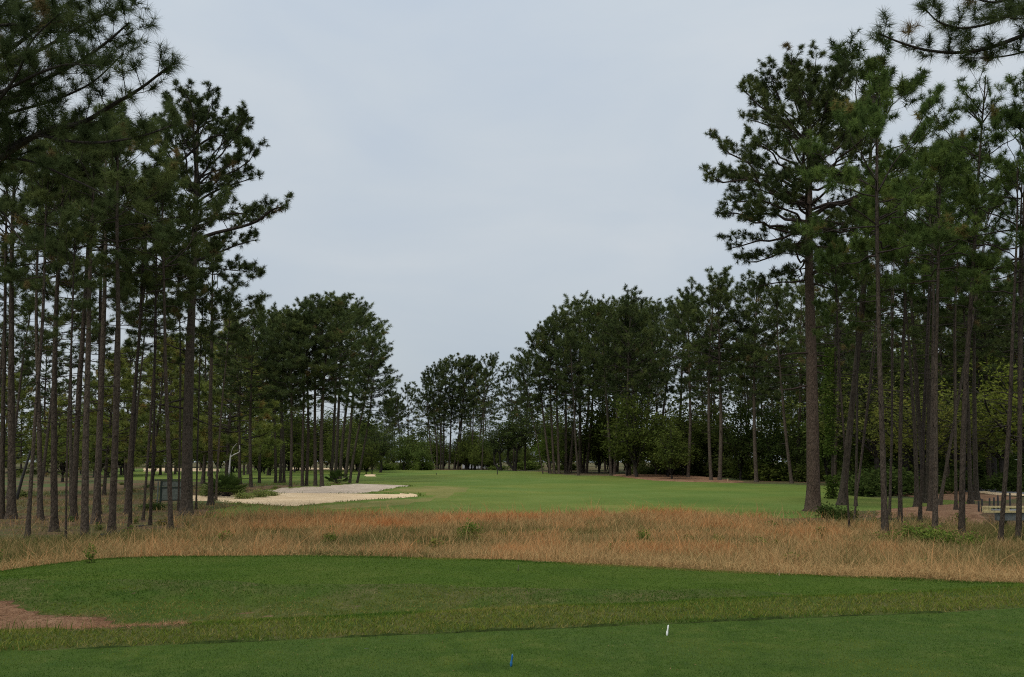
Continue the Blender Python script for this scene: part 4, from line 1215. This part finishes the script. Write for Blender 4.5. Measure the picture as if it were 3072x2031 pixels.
# ------------------------------------------------------------------ built things
# tee markers
def tee_marker(X, Y, h, mat, label, tilt=.12):
    p = hit(X, Y)
    o = empty('tee_marker', tuple(p)); o.rotation_euler = (0, tilt, 0); tag(o, label, 'tee marker', None)
    tb = Tubes()
    z = np.array([-.02, 0, .12, .25, .36, .44, .52, .7, .86, .95, 1.0]) * h
    rr = np.array([.05, .06, .09, .105, .095, .075, .068, .075, .075, .055, .004]) * h
    xx = np.array([0, 0, 0, 0, .005, .015, .03, .05, .06, .065, .068]) * h
    tb.add(np.stack([xx, 0 * z, z], 1), rr, 12)
    mob('post', tb.mesh('post', mat), o)
    t2 = Tubes(); t2.add([[0, 0, -.05], [0, 0, .03 * h]], [.03 * h, .03 * h], 8)
    mob('spike', t2.mesh('spike', M['darkwood']), o)
    return o


tee_marker(1533, 2005, .105, M['blue'], 'blue tee marker peg on the back tee', .05)
tee_marker(2001, 1909, .105, M['white'], 'white tee marker peg on the back tee', .08)
tee_marker(1554, 1714, .11, M['olive'], 'olive tee marker peg on the forward tee', .05)
tee_marker(2338, 1729, .10, M['tan'], 'tan tee marker peg at the far edge of the forward tee', -.05)
p = hit(1098, 1950)
tb = Tubes(); tb.add([[-.018, 0, .004], [-.008, 0, .005], [.014, .002, .006], [.02, .003, .007]], [.002, .003, .003, .005], 8)
o = mob('broken_tee', tb.mesh('broken_tee', M['panel'])); o.location = p; tag(o, 'small pale broken golf peg lying on the back tee', 'golf tee')

# distance posts on the fairway
for X, Y, ty, r, mat, lb, nm in ((1492, 1424, 1402, .07, 'darkwood', 'short black post standing in the far fairway', 'distance_post'), (1276, 1411, 1395, .22, 'white', 'stubby white post before the far pines', 'boundary_post'),
                                 (1309, 1425, 1419, .05, 'darkwood', 'tiny dark stake in the far fairway', 'distance_post'), (2184, 1447, 1436, .06, 'tan', 'small pale stake before the dark thicket', 'stake')):
    p = hit(X, Y); h = at(X, ty, p[1])[2] - p[2]
    tb = Tubes(); tb.add([[0, 0, -.1], [0, 0, h * .92], [0, 0, h * .98], [0, 0, h]], [r, r, r * .8, .01], 10)
    o = mob(nm, tb.mesh(nm, M[mat])); o.location = p; tag(o, lb, 'post')

# pale panelled screen in the left grove
p = hit(478, 1516); d = p[1]; pw = lambda px: px / FPX * d
W = pw(84); Hh = at(480, 1440, d)[2] - p[2]
o = empty('panel_screen', (p[0], p[1], p[2])); tag(o, 'dark green framed pale panel screen standing among the left grove pines', 'screen')
o.rotation_euler = (0, 0, .08)
solid('top_rail', Solid().box((W * .42, 0, Hh), (W * 1.25, .12, .09)), M['green_paint'], o, .01)
solid('middle_rail', Solid().box((W / 2, 0, Hh * .70), (W - .16, .07, .07)), M['green_paint'], o, .01)
solid('bottom_rail', Solid().box((W / 2, 0, .30), (W - .16, .07, .07)), M['green_paint'], o, .01)
solid('post', Solid().box((.05, 0, Hh / 2 - .13), (.10, .10, Hh + .14)), M['green_paint'], o, .01)
solid('post', Solid().box((W - .05, 0, Hh / 2 - .13), (.10, .10, Hh + .14)), M['green_paint'], o, .01)
solid('post', Solid().box((-.12, -.05, Hh / 2 - .13), (.07, .07, Hh + .1)), M['panel'], o, .01)
solid('panel', Solid().box((W / 2, .0, Hh * .70 / 2 + .15), (W - .2, .02, Hh * .70 - .36)), M['panel'], o)
solid('panel', Solid().box((W / 2, .0, Hh * .85), (W - .2, .02, Hh * .3 - .12)), M['panel'], o)

# bridge on the right
pL = hit(2925, 1528); d = 40.0
xl_ = (2925 - CX) / FPX * d; zt = at(2925, 1518, d)[2]; zb = at(2925, 1537, d)[2]; zg = at(2940, 1552, d)[2]
Lb = 15.0
o = empty('bridge', (xl_, d, zt)); tag(o, 'low cart bridge with pale timber kerb rail and grey girder', 'bridge'); o.rotation_euler = (0, 0, -.03)
hr = zt - zb
solid('rail_cap', Solid().box((Lb / 2, 0, -.04), (Lb, .19, .08)), M['lumber'], o, .008)
solid('rail_base', Solid().box((Lb / 2, 0, -hr + .03), (Lb, .20, .09)), M['lumber'], o, .008)
S = Solid()
for k in range(19):
    solid('rail_block', Solid().box((.16 + k * .81, 0, -hr / 2 - .005), (.32, .15, hr - .123)), M['lumber'], o, .006)
solid('girder', Solid().box((Lb / 2 + .3, .12, -hr - .19), (Lb - .6, .22, .34)), M['concrete'], o, .01)
solid('deck', Solid().box((Lb / 2 + .75, 1.45, -hr - .06), (Lb - 1.5, 2.6, .12)), M['asphalt'], o)
for k in range(4):
    for yy in (.35, 2.5):
        solid('pile', Solid().box((2.1 + k * 3.8, yy, -1.35), (.28, .28, 1.5)), M['darkwood'], o, .02)
for X, Y, ty, lb in ((2935, 1516, 1503, 'first short dark stake behind the bridge kerb'), (2945, 1515, 1497, 'second dark stake behind the bridge kerb'), (2967, 1515, 1494, 'third dark stake behind the bridge kerb'),
                     (2980, 1514, 1492, 'fourth dark stake behind the bridge kerb'), (2993, 1507, 1486, 'leaning stake beside the path behind the bridge'), (3028, 1499, 1478, 'stake on the path edge left of the grey leaning pine'),
                     (2944, 1478, 1462, 'far stake at the sand strip of the cart path'), (2985, 1482, 1465, 'far stake beside the straw along the cart path')):
    dd = 42.6 if Y > 1495 else hit(X, Y)[1]
    b0 = at(X, Y, dd); t0 = at(X + U(-1, 2), ty, dd)
    zg_ = (zt - hr - .01) if Y > 1495 else min(H1(b0[0], dd), b0[2])
    tb = Tubes(); tb.add([[0, 0, zg_ - b0[2] - .1], list(t0 - b0 - [0, 0, .01]), list(t0 - b0)], [.045, .04, .01], 8)
    s_ = mob('stake', tb.mesh('stake', M['darkwood'])); s_.location = b0; tag(s_, lb, 'stake', 'stakes along the cart path')

# pale house far behind the pines
d = 232.0; x = (1440 - CX) / FPX * d; z = H1(x, d)
o = empty('house', (x, d, z)); o.scale = (.85, .85, .72); tag(o, 'pale grey house glimpsed between the far pines', 'house')
solid('wall', Solid().box((0, 4, 2.9), (10.5, 8, 6.4)), M['siding'], o)
me = bpy.data.meshes.new('roof'); me.from_pydata([(-5.9, -.6, 6), (5.9, -.6, 6), (5.9, 8.6, 6), (-5.9, 8.6, 6), (-5.9, 4, 9), (5.9, 4, 9)], [], [(0, 1, 5, 4), (2, 3, 4, 5), (1, 2, 5), (3, 0, 4), (3, 2, 1, 0)])
me.materials.append(M['roof']); mob('roof', me, o)
for zz_ in (1.6, 4.4):
    for xx_ in (-3.6, -1.2, 1.2, 3.6):
        w_ = solid('window', Solid().box((xx_, -.03, zz_), (1.2, .1, 1.6)), M['trim'], o)
        solid('pane', Solid().box((xx_, -.09, zz_), (.95, .03, 1.35)), M['glass'], w_)
p_ = solid('porch', Solid().box((3, -1.4, 2.9), (5, 2.6, .18)), M['trim'], o)
for xx_ in (.7, 5.3):
    solid('porch_post', Solid().box((xx_, -2.5, 1.35), (.22, .22, 2.9)), M['trim'], p_)

# ------------------------------------------------------------------ sky, sun, camera
w = bpy.data.worlds.new('World'); scn.world = w; w.use_nodes = True
nt = w.node_tree; nt.nodes.clear()
out = nt.nodes.new('ShaderNodeOutputWorld'); bg = nt.nodes.new('ShaderNodeBackground')
sky = nt.nodes.new('ShaderNodeTexSky'); sky.sky_type = 'NISHITA'; sky.sun_disc = False
SE, SR = math.radians(52), math.radians(215)
sky.sun_elevation = SE; sky.sun_rotation = SR; sky.dust_density = 3; sky.air_density = 1.2
tc = nt.nodes.new('ShaderNodeTexCoord')
sep = nt.nodes.new('ShaderNodeSeparateXYZ'); nt.links.new(tc.outputs['Generated'], sep.inputs[0])
f1 = noise(nt, mapping(nt, tc.outputs['Generated'], (1.2, 1.2, 3.2)), 2.2, 5, .5, .35)
cl = ramp(nt, f1, [(.32, (5.3, 6.05, 6.95)), (.50, (5.75, 6.4, 7.05)), (.68, (6.3, 6.8, 7.25))])
gz = ramp(nt, sep.outputs[2], [(0, (.84, .85, .84)), (.22, (.97, .97, .97)), (.5, (1.06, 1.06, 1.06)), (.75, (1.7, 1.62, 1.5)), (1, (2.3, 2.15, 1.95))])
cl = mix(nt, 1.0, cl, gz, 'MULTIPLY')
c = mix(nt, .93, sky.outputs[0], cl)
nt.links.new(c, bg.inputs['Color']); bg.inputs['Strength'].default_value = .1
nt.links.new(bg.outputs[0], out.inputs['Surface'])
sl = bpy.data.lights.new('sun', 'SUN'); sl.energy = 1.5; sl.angle = math.radians(16); sl.color = (1, .96, .9)
so = link(bpy.data.objects.new('sun', sl))
# sun direction: behind the camera, to the left
v = Vector((math.sin(SR) * math.cos(SE), math.cos(SR) * math.cos(SE), math.sin(SE)))
so.rotation_euler = v.to_track_quat('Z', 'Y').to_euler()
cam = bpy.data.cameras.new('camera'); cam.sensor_fit = 'HORIZONTAL'; cam.angle = math.radians(60); cam.clip_end = 9000; cam.clip_start = .1
co = link(bpy.data.objects.new('camera', cam)); co.location = (0, 0, CAMZ); co.rotation_euler = (PI / 2 + PITCH, 0, 0)
scn.camera = co
scn.view_settings.view_transform = 'Standard'; scn.view_settings.look = 'None'; scn.view_settings.gamma = 1; scn.view_settings.exposure = 0
scn.render.engine = 'CYCLES'
scn.cycles.use_denoising = False; scn.cycles.filter_width = 1.1; scn.cycles.max_bounces = 6; scn.cycles.diffuse_bounces = 3; scn.cycles.glossy_bounces = 2; scn.cycles.transmission_bounces = 3
